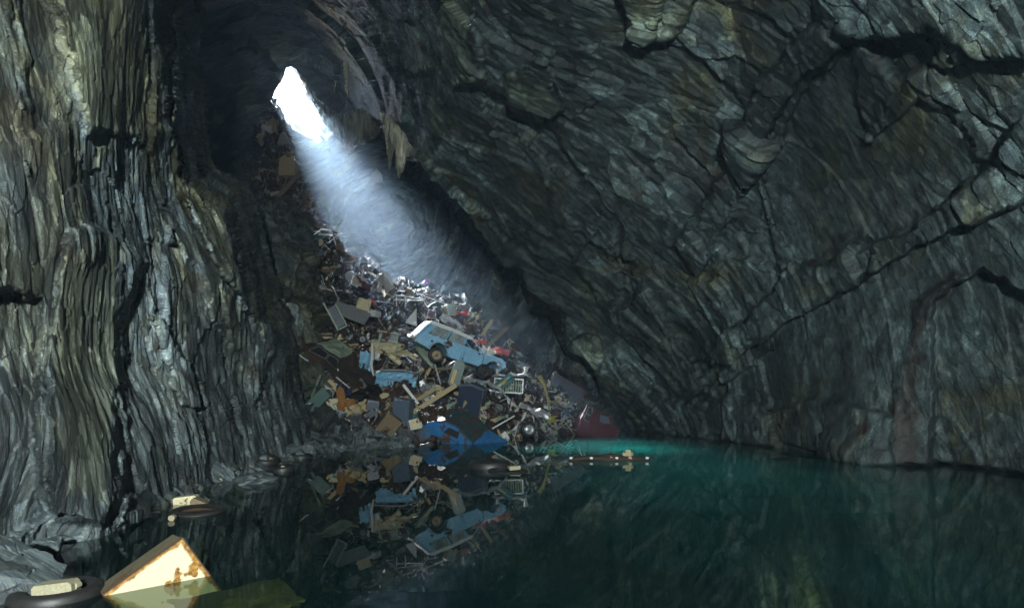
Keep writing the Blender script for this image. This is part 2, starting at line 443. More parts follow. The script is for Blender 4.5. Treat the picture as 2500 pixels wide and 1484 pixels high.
# ------------------------------------------------------------------ mesh builder for objects
class MB:
    def __init__(s):
        s.v, s.f, s.mi = [], [], []
    def add(s, vs, fs, M=None, mi=0):
        b = len(s.v)
        for p in vs:
            p = Vector(p)
            s.v.append(tuple(M @ p if M else p))
        for f in fs:
            s.f.append(tuple(b + i for i in f)); s.mi.append(mi)
        return s
    def box(s, c, sz, M=None, bev=0.0, mi=0):
        x, y, z = (q / 2 for q in sz)
        cx, cy, cz = c
        if bev <= 0:
            vs = [(cx + a * x, cy + b * y, cz + d * z) for a in (-1, 1) for b in (-1, 1) for d in (-1, 1)]
            fs = [(0, 1, 3, 2), (4, 6, 7, 5), (0, 4, 5, 1), (2, 3, 7, 6), (0, 2, 6, 4), (1, 5, 7, 3)]
            return s.add(vs, fs, M, mi)
        bev = min(bev, x * .9, z * .9)
        o = [(-x + bev, -z), (x - bev, -z), (x, -z + bev), (x, z - bev), (x - bev, z), (-x + bev, z), (-x, z - bev), (-x, -z + bev)]
        return s.prism([(cx + a, cz + b) for a, b in o], cy - y, cy + y, M, mi)
    def prism(s, out, y0, y1, M=None, mi=0):
        n = len(out)
        vs = [(a, y0, b) for a, b in out] + [(a, y1, b) for a, b in out]
        fs = [tuple(range(n)), tuple(range(2 * n - 1, n - 1, -1))]
        fs += [((i + 1) % n, i, n + i, n + (i + 1) % n) for i in range(n)]
        return s.add(vs, fs, M, mi)
    def tube(s, pts, r, seg=6, M=None, mi=0, closed=False):
        pts = [Vector(p) for p in pts]
        n = len(pts)
        vs, fs = [], []
        for i, p in enumerate(pts):
            a = pts[(i - 1) % n] if (closed or i > 0) else p
            b = pts[(i + 1) % n] if (closed or i < n - 1) else p
            t = (b - a).normalized()
            u = t.orthogonal().normalized() if abs(t.y) > .9 else t.cross(Vector((0, 1, 0))).normalized()
            v = t.cross(u)
            rr = r[i] if isinstance(r, (list, tuple)) else r
            for k in range(seg):
                an = 2 * math.pi * k / seg
                vs.append(p + u * (rr * math.cos(an)) + v * (rr * math.sin(an)))
        m = n if closed else n - 1
        for i in range(m):
            for k in range(seg):
                j = (i + 1) % n
                fs.append((i * seg + k, i * seg + (k + 1) % seg, j * seg + (k + 1) % seg, j * seg + k))
        if not closed:
            fs.append(tuple(range(seg - 1, -1, -1)))
            fs.append(tuple((n - 1) * seg + k for k in range(seg)))
        return s.add(vs, fs, M, mi)
    def lathe(s, prof, seg=24, M=None, mi=0, loop=False):
        """prof: (radius, y) revolved about the y axis"""
        n = len(prof)
        vs, fs = [], []
        for k in range(seg):
            a = 2 * math.pi * k / seg
            for r_, y in prof:
                vs.append((r_ * math.cos(a), y, r_ * math.sin(a)))
        m = n if loop else n - 1
        for k in range(seg):
            j = (k + 1) % seg
            for i in range(m):
                i2 = (i + 1) % n
                fs.append((k * n + i, j * n + i, j * n + i2, k * n + i2))
        return s.add(vs, fs, M, mi)
    def sheet(s, w, h, t, nx=8, nz=6, amp=0.05, seed=0, ragged=0.0, curve=0.0, mask=None, M=None, mi=0, sharp=True):
        """a crumpled sheet of metal in the xz plane with real thickness"""
        q = random.Random(seed)
        ph = [q.uniform(0, 6.28) for _ in range(8)]
        fx = [q.uniform(1.5, 5) for _ in range(4)]
        def off(x, z):
            u, v = x / w, z / h
            a = amp * (math.sin(fx[0] * u * 3 + ph[0] + 2 * v) + .6 * math.sin(fx[1] * v * 3 + ph[1] - 2 * u))
            if sharp:
                a += amp * 1.6 * abs(((u * fx[2] + v * fx[3] + ph[2]) % 1) - .5)
            return a + curve * ((u * 2) ** 2 + .6 * (v * 2) ** 2)
        G = {}
        vs, fs = [], []
        for side in (0, 1):
            for i in range(nx + 1):
                for j in range(nz + 1):
                    x, z = (i / nx - .5) * w, (j / nz - .5) * h
                    if i in (0, nx): x += q.uniform(-1, 1) * ragged * w if side == 0 else 0
                    if side == 0:
                        jz = q.uniform(-1, 1) * ragged * h if j in (0, nz) else 0
                        z += jz
                        G[(i, j)] = (x, z)
                    x, z = G[(i, j)]
                    vs.append((x, off(x, z) + (t if side else 0), z))
        K = (nx + 1) * (nz + 1)
        ok = lambda i, j: 0 <= i < nx and 0 <= j < nz and (mask is None or mask((i + .5) / nx, (j + .5) / nz))
        id_ = lambda i, j: i * (nz + 1) + j
        for i in range(nx):
            for j in range(nz):
                if not ok(i, j): continue
                a, b, c, d = id_(i, j), id_(i + 1, j), id_(i + 1, j + 1), id_(i, j + 1)
                fs.append((a, b, c, d)); fs.append((K + d, K + c, K + b, K + a))
                for (di, dj, p, r_) in ((0, -1, a, b), (1, 0, b, c), (0, 1, c, d), (-1, 0, d, a)):
                    if not ok(i + di, j + dj):
                        fs.append((r_, p, K + p, K + r_))
        return s.add(vs, fs, M, mi)
    def build(s, name, mats, parent=None, smooth=False):
        used = sorted({i for f in s.f for i in f})
        mp = {o: k for k, o in enumerate(used)}
        me = bpy.data.meshes.new(name)
        me.from_pydata([s.v[i] for i in used], [], [tuple(mp[i] for i in f) for f in s.f])
        if not isinstance(mats, (list, tuple)): mats = [mats]
        for m in mats: me.materials.append(m)
        if len(mats) > 1:
            me.polygons.foreach_set("material_index", s.mi)
        if smooth:
            me.polygons.foreach_set("use_smooth", [True] * len(me.polygons))
        me.update()
        o = bpy.data.objects.new(name, me)
        COL.objects.link(o)
        if parent: o.parent = parent
        return o

def rot(roll=0, yaw=0, pitch=0):
    """roll turns clockwise in the upright plane, yaw about the vertical, pitch leans back"""
    return (Matrix.Rotation(R(yaw), 4, 'Z') @ Matrix.Rotation(R(pitch), 4, 'X') @ Matrix.Rotation(R(roll), 4, 'Y'))

def put(o, px, py, d, roll=0, yaw=0, pitch=0):
    o.matrix_world = Matrix.Translation(U(px, py, d)) @ rot(roll, yaw, pitch)
    return o

def empty(name, label, cat, group=None):
    o = bpy.data.objects.new(name, None)
    o.empty_display_size = 0.2
    COL.objects.link(o)
    return tag(o, label, cat, group)
#SPLIT

# ================================================================== THE CAVERN
def axis(segs):
    out = []
    for a, b, n in segs:
        out.extend(np.linspace(a, b, n, endpoint=False))
    out.append(segs[-1][1])
    return np.array(out)

def grid_normals(P):
    du = np.gradient(P, axis=1)
    dv = np.gradient(P, axis=0)
    n = np.cross(du, dv)
    return n / (np.linalg.norm(n, axis=-1, keepdims=True) + 1e-9)

def blur(A, k):
    for _ in range(k):
        A[1:-1] = (A[:-2] + A[1:-1] * 2 + A[2:]) / 4
        A[:, 1:-1] = (A[:, :-2] + A[:, 1:-1] * 2 + A[:, 2:]) / 4
    return A

def grid_quads(keep):
    ny, nx = keep.shape
    idx = np.arange(ny * nx).reshape(ny, nx)
    k = keep[:-1, :-1] & keep[1:, :-1] & keep[:-1, 1:] & keep[1:, 1:]
    q = np.stack([idx[:-1, :-1], idx[1:, :-1], idx[1:, 1:], idx[:-1, 1:]], -1)
    return q[k]

def jag(px, py, amp, sc_, seed):
    p = np.stack([px.ravel() / sc_, py.ravel() / sc_, np.full(px.size, seed * 1.7)], 1)
    a = fbm(p, seed, 4, 0.6).reshape(px.shape) * amp
    b = fbm(p + 31.3, seed + 9, 4, 0.6).reshape(px.shape) * amp
    return px + a, py + b

# ---- depth of the right-hand rock mass and of the far chamber
SHARED = [(300, -200, 31), (420, 0, 36), (560, 0, 39), (700, 0, 40), (560, 250, 45.5), (620, 400, 45.5), (480, 450, 42), (700, 120, 46), (780, 90, 44.5),
          (720, 240, 47), (640, 280, 46), (0, 0, 30), (0, 600, 28), (-800, 300, 20), (-2500, 300, 9), (-2500, -2500, 5), (-2500, 1500, 7),
          (300, 900, 34), (0, -700, 14), (-900, -700, 10), (0, -1500, 8), (600, -500, 19), (600, -1500, 8), (-1000, 1400, 14)]
RP = SHARED + [(850, 150, 43.5), (830, 270, 48), (900, 290, 44), (970, 400, 30.5), (1100, 480, 29.5), (1250, 640, 28.5), (1400, 780, 29), (1470, 950, 30), (1490, 1050, 31.5),
     (1000, 0, 24), (1000, 250, 29), (800, 0, 36), (1250, 0, 17), (1250, 300, 22.5), (1480, 520, 23), (1560, 760, 25), (1600, 950, 27),
     (1530, 1045, 31), (1700, 1065, 24.7), (1900, 1092, 18.8), (2100, 1128, 14.2), (2270, 1135, 13.3), (2500, 1170, 11), (2800, 1225, 8.8), (3200, 1300, 6.8), (4200, 1500, 4.4),
     (1700, 850, 23.5), (1700, 600, 21), (1700, 300, 18), (1700, 0, 15), (1950, 800, 18), (1950, 450, 16.5), (1950, 0, 13), (2200, 800, 14), (2200, 400, 13), (2200, 0, 11),
     (2500, 800, 11), (2500, 400, 10.5), (2500, 0, 9), (3200, 600, 6.8), (3200, 0, 6), (4200, 600, 4.4), (4200, -500, 3.6), (4200, -2500, 3.2),
     (2500, -700, 7), (2500, -2000, 4.4), (1250, -700, 11.5), (1250, -1500, 7), (1250, -2500, 5), (3200, -1000, 5), (1900, 1600, 18), (2500, 1700, 11), (1300, 1600, 33)]
BP = SHARED + [(760, 250, 46.5), (800, 350, 46.5), (850, 400, 50), (950, 480, 55), (1050, 560, 53), (1150, 630, 46), (1270, 700, 40), (1300, 850, 36), (1400, 900, 34), (1460, 1000, 33.5), (900, 800, 46),
     (1200, 1000, 38), (1600, 1000, 34), (1600, 1600, 33), (900, 1600, 36), (1600, 600, 34), (1250, 0, 30), (2500, 0, 30), (4200, 800, 25), (1250, -2500, 6), (4200, -2500, 5), (4200, 1600, 25)]
fR, fB = tps(RP), tps(BP)
DEEP = [(735, 200), (765, 240), (810, 262), (870, 268), (935, 290), (985, 395), (1010, 390), (1090, 480), (1160, 560), (1240, 640), (1285, 662), (1300, 740), (1350, 760), (1375, 800), (1400, 850), (1440, 860),
        (1478, 905), (1470, 960), (1492, 1030), (1500, 1100), (1500, 1700), (200, 1700), (200, 480), (620, 420)]
# ledges and recesses: polygon, depth change (m), softness (px)
LEDGES = [
    # dark underside left of the yellow facets
    ([(700, -300), (880, -20), (940, 60), (960, 150), (1000, 185), (1060, 175), (1110, 215), (1180, 190), (1235, 250), (1290, 290), (1345, 300), (1400, 400), (1500, 560), (1560, 700), (1500, 760), (1300, 640), (1000, 380), (780, 290), (600, 100)], 0.9, 16),
    # yellow facet slabs
    ([(955, 60), (985, 40), (1040, 90), (1060, 165), (1010, 185), (970, 140)], -0.7, 8),
    ([(1040, -60), (1140, -60), (1160, 60), (1185, 140), (1190, 190), (1120, 205), (1080, 130)], -0.6, 10),
    ([(1235, 180), (1290, 165), (1350, 210), (1370, 270), (1330, 320), (1280, 285), (1240, 250)], -0.7, 10),
    # V shaped hanging slabs at the top
    ([(1500, -100), (1530, 60), (1560, 160), (1600, 60), (1625, -100)], -0.9, 10),
    ([(1600, 100), (1660, 60), (1700, 10), (1720, -120), (1640, -120), (1615, 20)], -0.6, 8),
    # diagonal rib left of the smooth face
    ([(2085, 85), (2050, 110), (1960, 200), (1880, 330), (1850, 420), (1780, 560), (1700, 690), (1640, 600), (1760, 400), (1850, 200), (1990, 70), (2060, 60)], -0.7, 8),
    # smooth slate face (recess)
    ([(2085, 90), (2120, 350), (2240, 230), (2330, 260), (2420, 420), (2300, 510), (2180, 570), (2010, 650), (1930, 635), (1890, 560), (1855, 420), (1960, 230), (2060, 120)], 0.35, 8),
    # layered diagonal ledge
    ([(1690, 885), (1780, 800), (1860, 730), (1930, 650), (2010, 652), (2100, 590), (2200, 570), (2300, 500), (2420, 410), (2520, 290), (3200, -200), (3200, 200), (2520, 480), (2400, 530), (2250, 600), (2100, 680), (1960, 765), (1860, 835), (1790, 880)], -0.8, 5),
    # second short ledge below it
    ([(1700, 985), (1730, 930), (1790, 880), (1870, 810), (1885, 855), (1830, 905), (1760, 950)], -0.5, 8),
    # top right overhang
    ([(2000, -300), (2010, 50), (2080, 88), (2150, 82), (2230, 50), (2270, 40), (2330, 75), (2400, 120), (2600, 90), (2800, -300)], -0.6, 8),
    # dark hollow under it
    ([(2100, 90), (2260, 50), (2340, 80), (2310, 170), (2200, 200)], 0.6, 20),
    # lower right recessed face with arched top
    ([(2275, 780), (2290, 730), (2345, 690), (2400, 655), (2450, 680), (2510, 720), (3300, 900), (3300, 1500), (2270, 1500), (2265, 1100), (2290, 1000), (2280, 900)], 0.8, 5),
    # rusty column beside it
    ([(2240, 720), (2330, 660), (2350, 680), (2290, 735), (2275, 800), (2285, 950), (2262, 1150), (2180, 1150), (2170, 1000), (2205, 880)], -0.3, 14),
    # lower tilted bed near the water
    ([(1470, 1060), (1560, 955), (1690, 990), (1800, 950), (1880, 990), (2000, 960), (2180, 1010), (2190, 1200), (1900, 1200)], -0.5, 14),
    # diagonal rib above the van
    ([(1400, 640), (1480, 760), (1560, 850), (1680, 1000), (1720, 940), (1640, 800), (1520, 640), (1450, 560)], -0.6, 12),
    ([(1255, 330), (1300, 340), (1400, 460), (1560, 640), (1500, 640), (1380, 540)], -0.5, 12),
    # ledge outcrops above the recess
    ([(1395, 845), (1440, 815), (1475, 830), (1465, 885), (1450, 920), (1430, 880)], -0.8, 6),
]
HOLE = [(699, 166), (712, 162), (722, 167), (742, 205), (766, 255), (792, 310), (800, 345), (765, 340), (716, 318), (684, 280), (662, 246), (672, 225), (690, 202), (697, 182)]

# mineral patches: pale lichen-like crust and rusty staining
PALES = [([(955, 60), (985, 40), (1040, 90), (1060, 165), (1010, 185), (970, 140)], .55), ([(1060, 0), (1130, 0), (1160, 100), (1185, 190), (1120, 205), (1085, 130)], .6),
         ([(1235, 180), (1290, 165), (1350, 210), (1370, 270), (1330, 320), (1280, 285), (1240, 250)], .7), ([(1180, 220), (1215, 230), (1225, 330), (1195, 300)], .4),
         ([(1540, 20), (1565, 20), (1590, 90), (1565, 130)], .5), ([(1590, 40), (1650, 10), (1640, 80), (1580, 115)], .4),
         ([(1395, 845), (1440, 815), (1475, 830), (1465, 885), (1450, 920), (1430, 880)], .6), ([(1405, 640), (1490, 660), (1490, 760), (1465, 760), (1420, 720)], .4),
         ([(1470, 900), (1490, 890), (1500, 950), (1480, 960)], .5), ([(1580, 830), (1640, 850), (1700, 960), (1690, 985), (1620, 960)], .3),
         ([(1190, 500), (1230, 480), (1245, 520), (1215, 600), (1195, 590)], .35), ([(2080, 460), (2110, 440), (2130, 560), (2060, 600)], .35), ([(1940, 480), (1990, 470), (2000, 510), (1950, 510)], .45)]
RUSTS = [([(2240, 720), (2330, 660), (2350, 680), (2290, 735), (2250, 850), (2240, 980), (2240, 1150), (2190, 1150), (2170, 1000), (2205, 880)], .6),
         ([(1955, 640), (1990, 625), (2010, 650), (1970, 655)], .8), ([(1740, 400), (1800, 330), (1760, 480), (1690, 520)], .5), ([(2080, 1040), (2110, 1030), (2120, 1060), (2090, 1070)], .9), ([(1985, 285), (1995, 290), (1992, 330), (1984, 325)], .9),
         ([(1600, 400), (1700, 260), (1740, 380), (1680, 480)], .3)]

def build_cave():
    px1 = axis([(-2500, -200, 26), (-200, 380, 40), (380, 2560, 1000), (2560, 3000, 60), (3000, 4200, 30)])
    py1 = axis([(-2500, -300, 34), (-300, -20, 40), (-20, 1180, 580), (1180, 1700, 40)])
    PX, PY = np.meshgrid(px1, py1)
    dR, dB = fR(PX, PY), fB(PX, PY)
    jx, jy = jag(PX, PY, 9, 55, 3)
    for poly, off, soft in LEDGES:
        sd = poly_sd(jx, jy, poly)
        dR = dR + off * (dR / 18) ** 0.5 * sstep(sd, -soft * .3, soft)
    sd = poly_sd(*jag(PX, PY, 8, 40, 5), DEEP)
    m = sstep(sd, -2, 16)
    D = dR * (1 - m) + np.maximum(dB, dR) * m
    P = unproj(PX, PY, D)
    # undercut at the waterline
    uc = sstep(0.11 - P[..., 2], 0, 0.08) * (PX > 1540)
    D = D + uc * 0.35
    P = unproj(PX, PY, D)
    Nn = blur(grid_normals(P), 6)
    Nn /= np.linalg.norm(Nn, axis=-1, keepdims=True) + 1e-9
    sh = P.shape
    p = P.reshape(-1, 3)
    # strata frame
    e1 = np.array([.66, -.22, -.72]); e1 /= np.linalg.norm(e1)
    e2 = np.cross(e1, [0.2, 1, .1]); e2 /= np.linalg.norm(e2)
    e3 = np.cross(e1, e2)
    A = np.stack([e1, e2, e3], 1)
    nv = np.array([-.80, -.35, -.48]); nv /= np.linalg.norm(nv)
    q = (p - (p @ nv)[:, None] * nv * .72) @ A
    qw = q + 0.05 * np.stack([fbm(p * .6, 41, 3), fbm(p * .6, 51, 3), fbm(p * .6, 61, 3)], 1)
    s3 = np.array([1 / 2.6, 1.0, 1.0])
    f1, t1 = facets(qw * s3 / 3.0, 100, .95)
    f2, t2 = facets(qw * s3 / 1.0, 200, 1.0)
    f3, t3 = facets(qw * np.array([1 / 2.0, 1, 1]) / 0.24, 300, 1.0)
    n4 = fbm(q * np.array([1.2, 5, 5]), 70, 4, .55)
    pxr, pyr = PX.ravel(), PY.ravel()
    smoothness = np.zeros(len(p))
    for poly in ([(2085, 90), (2120, 350), (2240, 230), (2420, 420), (2010, 650), (1890, 600), (1855, 420)],
                 [(1860, 860), (1980, 760), (2250, 600), (2560, 480), (2600, 1300), (2160, 1130), (1870, 960)],
                 [(1250, 640), (1400, 620), (1560, 850), (1500, 880), (1400, 780)]):
        smoothness = np.maximum(smoothness, sstep(poly_sd(pxr, pyr, poly), -30, 40))
    k = 1 - smoothness * .85
    far = sstep(p[:, 1], 26, 40)
    disp = f1 * .30 * k + f2 * .12 * k + f3 * .042 * (k * .8 + .2) + n4 * .02 + far * f1 * .15
    hd = -poly_sd(PX, PY, HOLE).ravel()
    disp *= sstep(hd, -20, 60) * .9 + .1
    ob = (PX < -300).ravel() | (PX > 3600).ravel() | (PY < -1200).ravel()
    disp[ob] *= .4
    p = p + Nn.reshape(-1, 3) * disp[:, None]
    hx, hy = jag(PX, PY, 2.5, 18, 8)
    keep = poly_sd(hx, hy, HOLE) < 0
    TONE = np.clip(.5 + ((t1 - .5) * .5 + (t2 - .5) * .55 + (t3 - .5) * .6) * (.45 + .55 * k) + .25 * fbm(p * .25, 77, 3), 0, 1)
    jx, jy = jag(PX, PY, 14, 40, 43)
    jx, jy = jx.ravel(), jy.ravel()
    PM = np.zeros(len(p)); RM = np.zeros(len(p))
    for poly, a in PALES: PM = np.maximum(PM, a * sstep(poly_sd(jx, jy, poly), -4, 10))
    for poly, a in RUSTS: RM = np.maximum(RM, a * sstep(poly_sd(jx, jy, poly), -4, 10))
    quads = grid_quads(keep)
    # the opening is a short shaft up to the hillside: its rim runs back along the daylight
    e = np.concatenate([quads[:, [0, 1]], quads[:, [1, 2]], quads[:, [2, 3]], quads[:, [3, 0]]])
    ek = np.sort(e, 1); ek = ek[:, 0].astype(np.int64) * len(p) + ek[:, 1]
    _, inv, cn = np.unique(ek, return_inverse=True, return_counts=True)
    be = e[cn[inv] == 1]
    nearh = poly_sd(PX, PY, HOLE).ravel() > -30
    be = be[nearh[be[:, 0]] & nearh[be[:, 1]]]
    up = -np.array(SUN_TRAVEL)
    hv, hinv = np.unique(be, return_inverse=True)
    hinv = hinv.reshape(be.shape)
    shaft = []
    rings = [p]
    base = len(p)
    prev = hv
    for step in (1.0, 2.2, 3.6):
        r_ = p[hv] + up * step
        r_ = r_ + np.stack([vnoise(r_ * 1.7, 700 + k) for k in range(3)], 1) * .22
        cur = base + np.arange(len(hv))
        rings.append(r_); base += len(hv)
        shaft.append(np.stack([prev[hinv[:, 0]], prev[hinv[:, 1]], cur[hinv[:, 1]], cur[hinv[:, 0]]], 1))
        prev = cur
    p = np.concatenate(rings)
    quads = np.concatenate([quads] + shaft)
    # close the chamber behind the photographer
    ny, nx = PX.shape
    idx = np.arange(ny * nx).reshape(ny, nx)
    loop = np.concatenate([idx[0, :], idx[1:, -1], idx[-1, -2::-1], idx[-2:0:-1, 0]])
    back = p[loop].copy()
    back[:, 1] = -14
    b0 = len(p)
    n = len(loop)
    k1 = np.arange(n); k2 = (k1 + 1) % n
    side = np.stack([loop[k1], loop[k2], b0 + k2, b0 + k1], 1)
    c = back.mean(0)
    mid = back * .5 + c * .5
    c0 = b0 + n
    cap1 = np.stack([b0 + k1, b0 + k2, c0 + k2, c0 + k1], 1)
    cap2 = np.stack([c0 + k1, c0 + k2, np.full(n, c0 + n), np.full(n, c0 + n)], 1)
    verts = np.concatenate([p, back, mid, c[None]])
    quads = np.concatenate([quads, side, cap1])
    o = mesh_np("rock_wall", verts, quads, ROCK_R, True)
    attr(o, "tone", TONE); attr(o, "palem", PM); attr(o, "rustm", RM)
    # fan cap as triangles in an own little mesh joined by from_pydata is avoided: a flat plate closes the rest
    pm = MB().box((float(c[0]), -14.3, float(c[2])), (60, 0.3, 60)).build("rock_wall_behind", ROCK_R)
    tag(pm, "dark slate face closing the cavern behind the water", "rock wall", kind="structure")
    tag(o, "dark overhanging slate wall and roof across the far side of the pool", "rock wall", kind="structure")
    return o

ROCK_R = rock_mat("slate_right", (0.25, -0.75, 0.2), olive_amt=0.42, stretch=3.0, bump=0.38, nrm=(-.80, -.35, -.48), squash=.22,
                  base=(0.065, 0.095, 0.105), pale=(0.24, 0.30, 0.26), olive=(0.13, 0.13, 0.06))
ROCK_L = rock_mat("slate_left", (0.06, 0.10, 0.0), olive_amt=0.75, stretch=3.4, bump=0.42, zolive=(0.6, 4.2), nrm=(.985, .165, .05), squash=.12,
                  base=(0.09, 0.12, 0.14), pale=(0.30, 0.32, 0.24), olive=(0.20, 0.19, 0.095), fine=0.8)
ROCK_B = rock_mat("slate_rubble", (0.2, 0.5, 0.0), olive_amt=0.3, stretch=3.0, bump=0.7, base=(0.05, 0.055, 0.055), dark=(0.012, 0.012, 0.012), pale=(0.16, 0.16, 0.14), olive=(0.08, 0.06, 0.035))
build_cave()
tag(MB().box((11.5, 7, 17.8), (27, 42, .6)).build("sun_block_slab", ROCK_R), "added unseen slab over the cavern roof that blocks stray sun", "ground", kind="structure")  # unseen slab added to stop sun reaching folds in the roof mesh

# ---- left wall
LP = [(-2500, 600, 2.2), (-2500, -1500, 2.2), (-2500, 1900, 2.2), (-1000, 600, 3.2), (-1000, -400, 3.4), (-1000, 1800, 3.0), (-400, 1000, 4.2), (-400, 0, 4.6),
      (0, 1385, 5.2), (0, 1100, 5.2), (0, 700, 5.5), (0, 300, 5.8), (0, 0, 6.1), (130, 1330, 6.0), (200, 1000, 6.4), (200, 600, 6.9), (200, 250, 7.2), (200, 0, 7.5),
      (255, 1312, 6.35), (352, 1265, 7.4), (480, 1200, 9.5), (600, 1150, 12.3), (700, 1115, 15.5), (765, 1088, 19),
      (350, 0, 9.4), (405, 0, 11), (405, 300, 11), (440, 480, 11.6), (300, 900, 8.2), (450, 900, 10.2), (560, 700, 12.5), (600, 900, 13.6), (680, 950, 16.5), (540, 540, 13),
      (200, -700, 6.6), (400, -700, 9), (0, 2000, 4.5), (500, 1900, 9.5), (760, 1500, 19)]
fL = tps(LP)
LPOLY = [(-2600, -1600), (395, -1600), (418, -300), (412, 0), (408, 90), (418, 200), (428, 320), (448, 440), (500, 485), (545, 510), (570, 590), (585, 660), (606, 720), (615, 790), (660, 800), (690, 860), (702, 930), (722, 1000), (745, 1050), (775, 1085), (800, 1150), (800, 2100), (-2600, 2100)]
LLED = [
    ([(120, -80), (150, 80), (180, 200), (205, 325), (300, 330), (330, 360), (400, 340), (430, 330), (430, -80)], -0.22, 20),
    ([(118, -80), (178, 200), (150, 330), (60, 330), (20, -80)], 0.15, 40),
    ([(160, 560), (240, 540), (330, 600), (350, 640), (292, 780), (286, 900), (290, 1080), (305, 1200), (250, 1290), (120, 1270), (110, 900)], -0.22, 16),
    ([(290, 790), (350, 650), (360, 580), (440, 590), (480, 650), (520, 760), (600, 900), (720, 1080), (700, 1140), (310, 1240), (296, 1000)], 0.22, 14),
    ([(445, 430), (545, 500), (575, 590), (610, 770), (560, 700), (500, 600), (470, 540)], -0.6, 8),
    ([(360, 770), (385, 800), (410, 900), (440, 990), (520, 1000), (500, 930), (440, 860), (400, 780)], -0.28, 6),
    ([(0, 700), (110, 720), (90, 1000), (110, 1250), (40, 1330), (-200, 1330), (-200, 700)], 0.35, 20),
    ([(300, 1210), (352, 1180), (390, 1260), (340, 1290), (290, 1290)], -0.3, 8),
    ([(395, -80), (420, -80), (428, 320), (450, 440), (430, 420), (405, 250), (380, 100)], 0.8, 6),
]

LPALES = [([(120, -80), (345, -80), (350, 120), (340, 330), (290, 330), (240, 420), (210, 325), (178, 180)], .6), ([(150, 600), (285, 610), (290, 800), (280, 1050), (270, 1230), (160, 1200), (130, 800)], .45),
          ([(340, 80), (400, 100), (410, 330), (360, 380)], .35), ([(250, 560), (330, 600), (290, 640), (200, 600)], .4), ([(470, 480), (540, 510), (565, 620), (590, 740), (530, 640), (490, 560)], .45)]
LRUSTS = [([(362, 800), (380, 800), (398, 870), (385, 885)], .9), ([(445, 890), (470, 900), (490, 960), (520, 1000), (480, 980)], .7), ([(600, 860), (640, 930), (655, 1000), (620, 960)], .5), ([(350, 620), (362, 640), (375, 750), (358, 730)], .5),
          ([(0, 200), (110, 250), (130, 420), (0, 400)], .3)]
def build_left():
    px1 = axis([(-2500, -300, 24), (-300, -20, 40), (-20, 820, 460)])
    py1 = axis([(-1600, -200, 30), (-200, -20, 30), (-20, 1430, 720), (1430, 2100, 50)])
    PX, PY = np.meshgrid(px1, py1)
    D = fL(PX, PY)
    jx, jy = jag(PX, PY, 8, 45, 13)
    for poly, off, soft in LLED:
        D = D + off * sstep(poly_sd(jx, jy, poly), -soft * .3, soft)
    jx2, jy2 = jag(PX, PY, 6, 35, 15)
    sd = poly_sd(jx2, jy2, LPOLY)
    out = np.clip(-sd, 0, 80)
    D = D * (1 + out * 0.006) + sstep(10 - sd, 0, 20) * 0.25
    P = unproj(PX, PY, D)
    Nn = blur(grid_normals(P), 6)
    Nn /= np.linalg.norm(Nn, axis=-1, keepdims=True) + 1e-9
    p = P.reshape(-1, 3)
    # near vertical cleavage
    Rm = np.array(Euler((0.06, 0.10, 0.0)).to_matrix())
    nv = np.array([.985, .165, .05]); nv /= np.linalg.norm(nv)
    q = (p - (p @ nv)[:, None] * nv * .85) @ Rm.T
    qw = q + 0.06 * np.stack([fbm(p * .9, 42, 3), fbm(p * .9, 52, 3), fbm(p * .9, 62, 3)], 1)
    f1, t1 = facets(qw * np.array([1, 1, 1 / 2.2]) / 1.1, 110, 1.0)
    f2, t2 = facets(qw * np.array([1, 1, 1 / 2.4]) / 0.34, 210, 1.1)
    f3, t3 = facets(qw * np.array([1, 1, 1 / 3.2]) / 0.10, 310, 1.1)
    n4 = fbm(q * np.array([7, 7, 1.0]), 71, 4, .6)
    pxr, pyr = PX.ravel(), PY.ravel()
    sm = np.zeros(len(p))
    for poly in ([(125, -80), (180, 200), (210, 320), (300, 320), (350, 200), (330, -80)], [(165, 640), (285, 640), (285, 1000), (280, 1200), (150, 1230)]):
        sm = np.maximum(sm, sstep(poly_sd(pxr, pyr, poly), -20, 30))
    k = 1 - sm * .7
    sc_ = np.clip(p[:, 1] / 9, .6, 1.6)
    disp = (f1 * .055 * k + f2 * .026 * k + f3 * .016 * (.5 + .5 * k) + n4 * .016 * k) * sc_
    p = p + Nn.reshape(-1, 3) * disp[:, None]
    keep = sd > -78
    o = mesh_np("rock_wall_near", p, grid_quads(keep), ROCK_L, True)
    jx, jy = jag(PX, PY, 14, 40, 47)
    jx, jy = jx.ravel(), jy.ravel()
    PM = np.zeros(len(p)); RM = np.zeros(len(p))
    for poly, a in LPALES: PM = np.maximum(PM, a * sstep(poly_sd(jx, jy, poly), -6, 16))
    for poly, a in LRUSTS: RM = np.maximum(RM, a * sstep(poly_sd(jx, jy, poly), -4, 8))
    attr(o, "tone", np.clip(.5 + (t1 - .5) * .3 + (t2 - .5) * .5 * (.4 + .6 * k) + (t3 - .5) * .75 + .2 * fbm(p * .5, 78, 3), 0, 1))
    attr(o, "palem", PM); attr(o, "rustm", RM)
    tag(o, "near slate wall with upright cleavage rising from the shore beside the rusted cream box", "rock wall", kind="structure")
build_left()

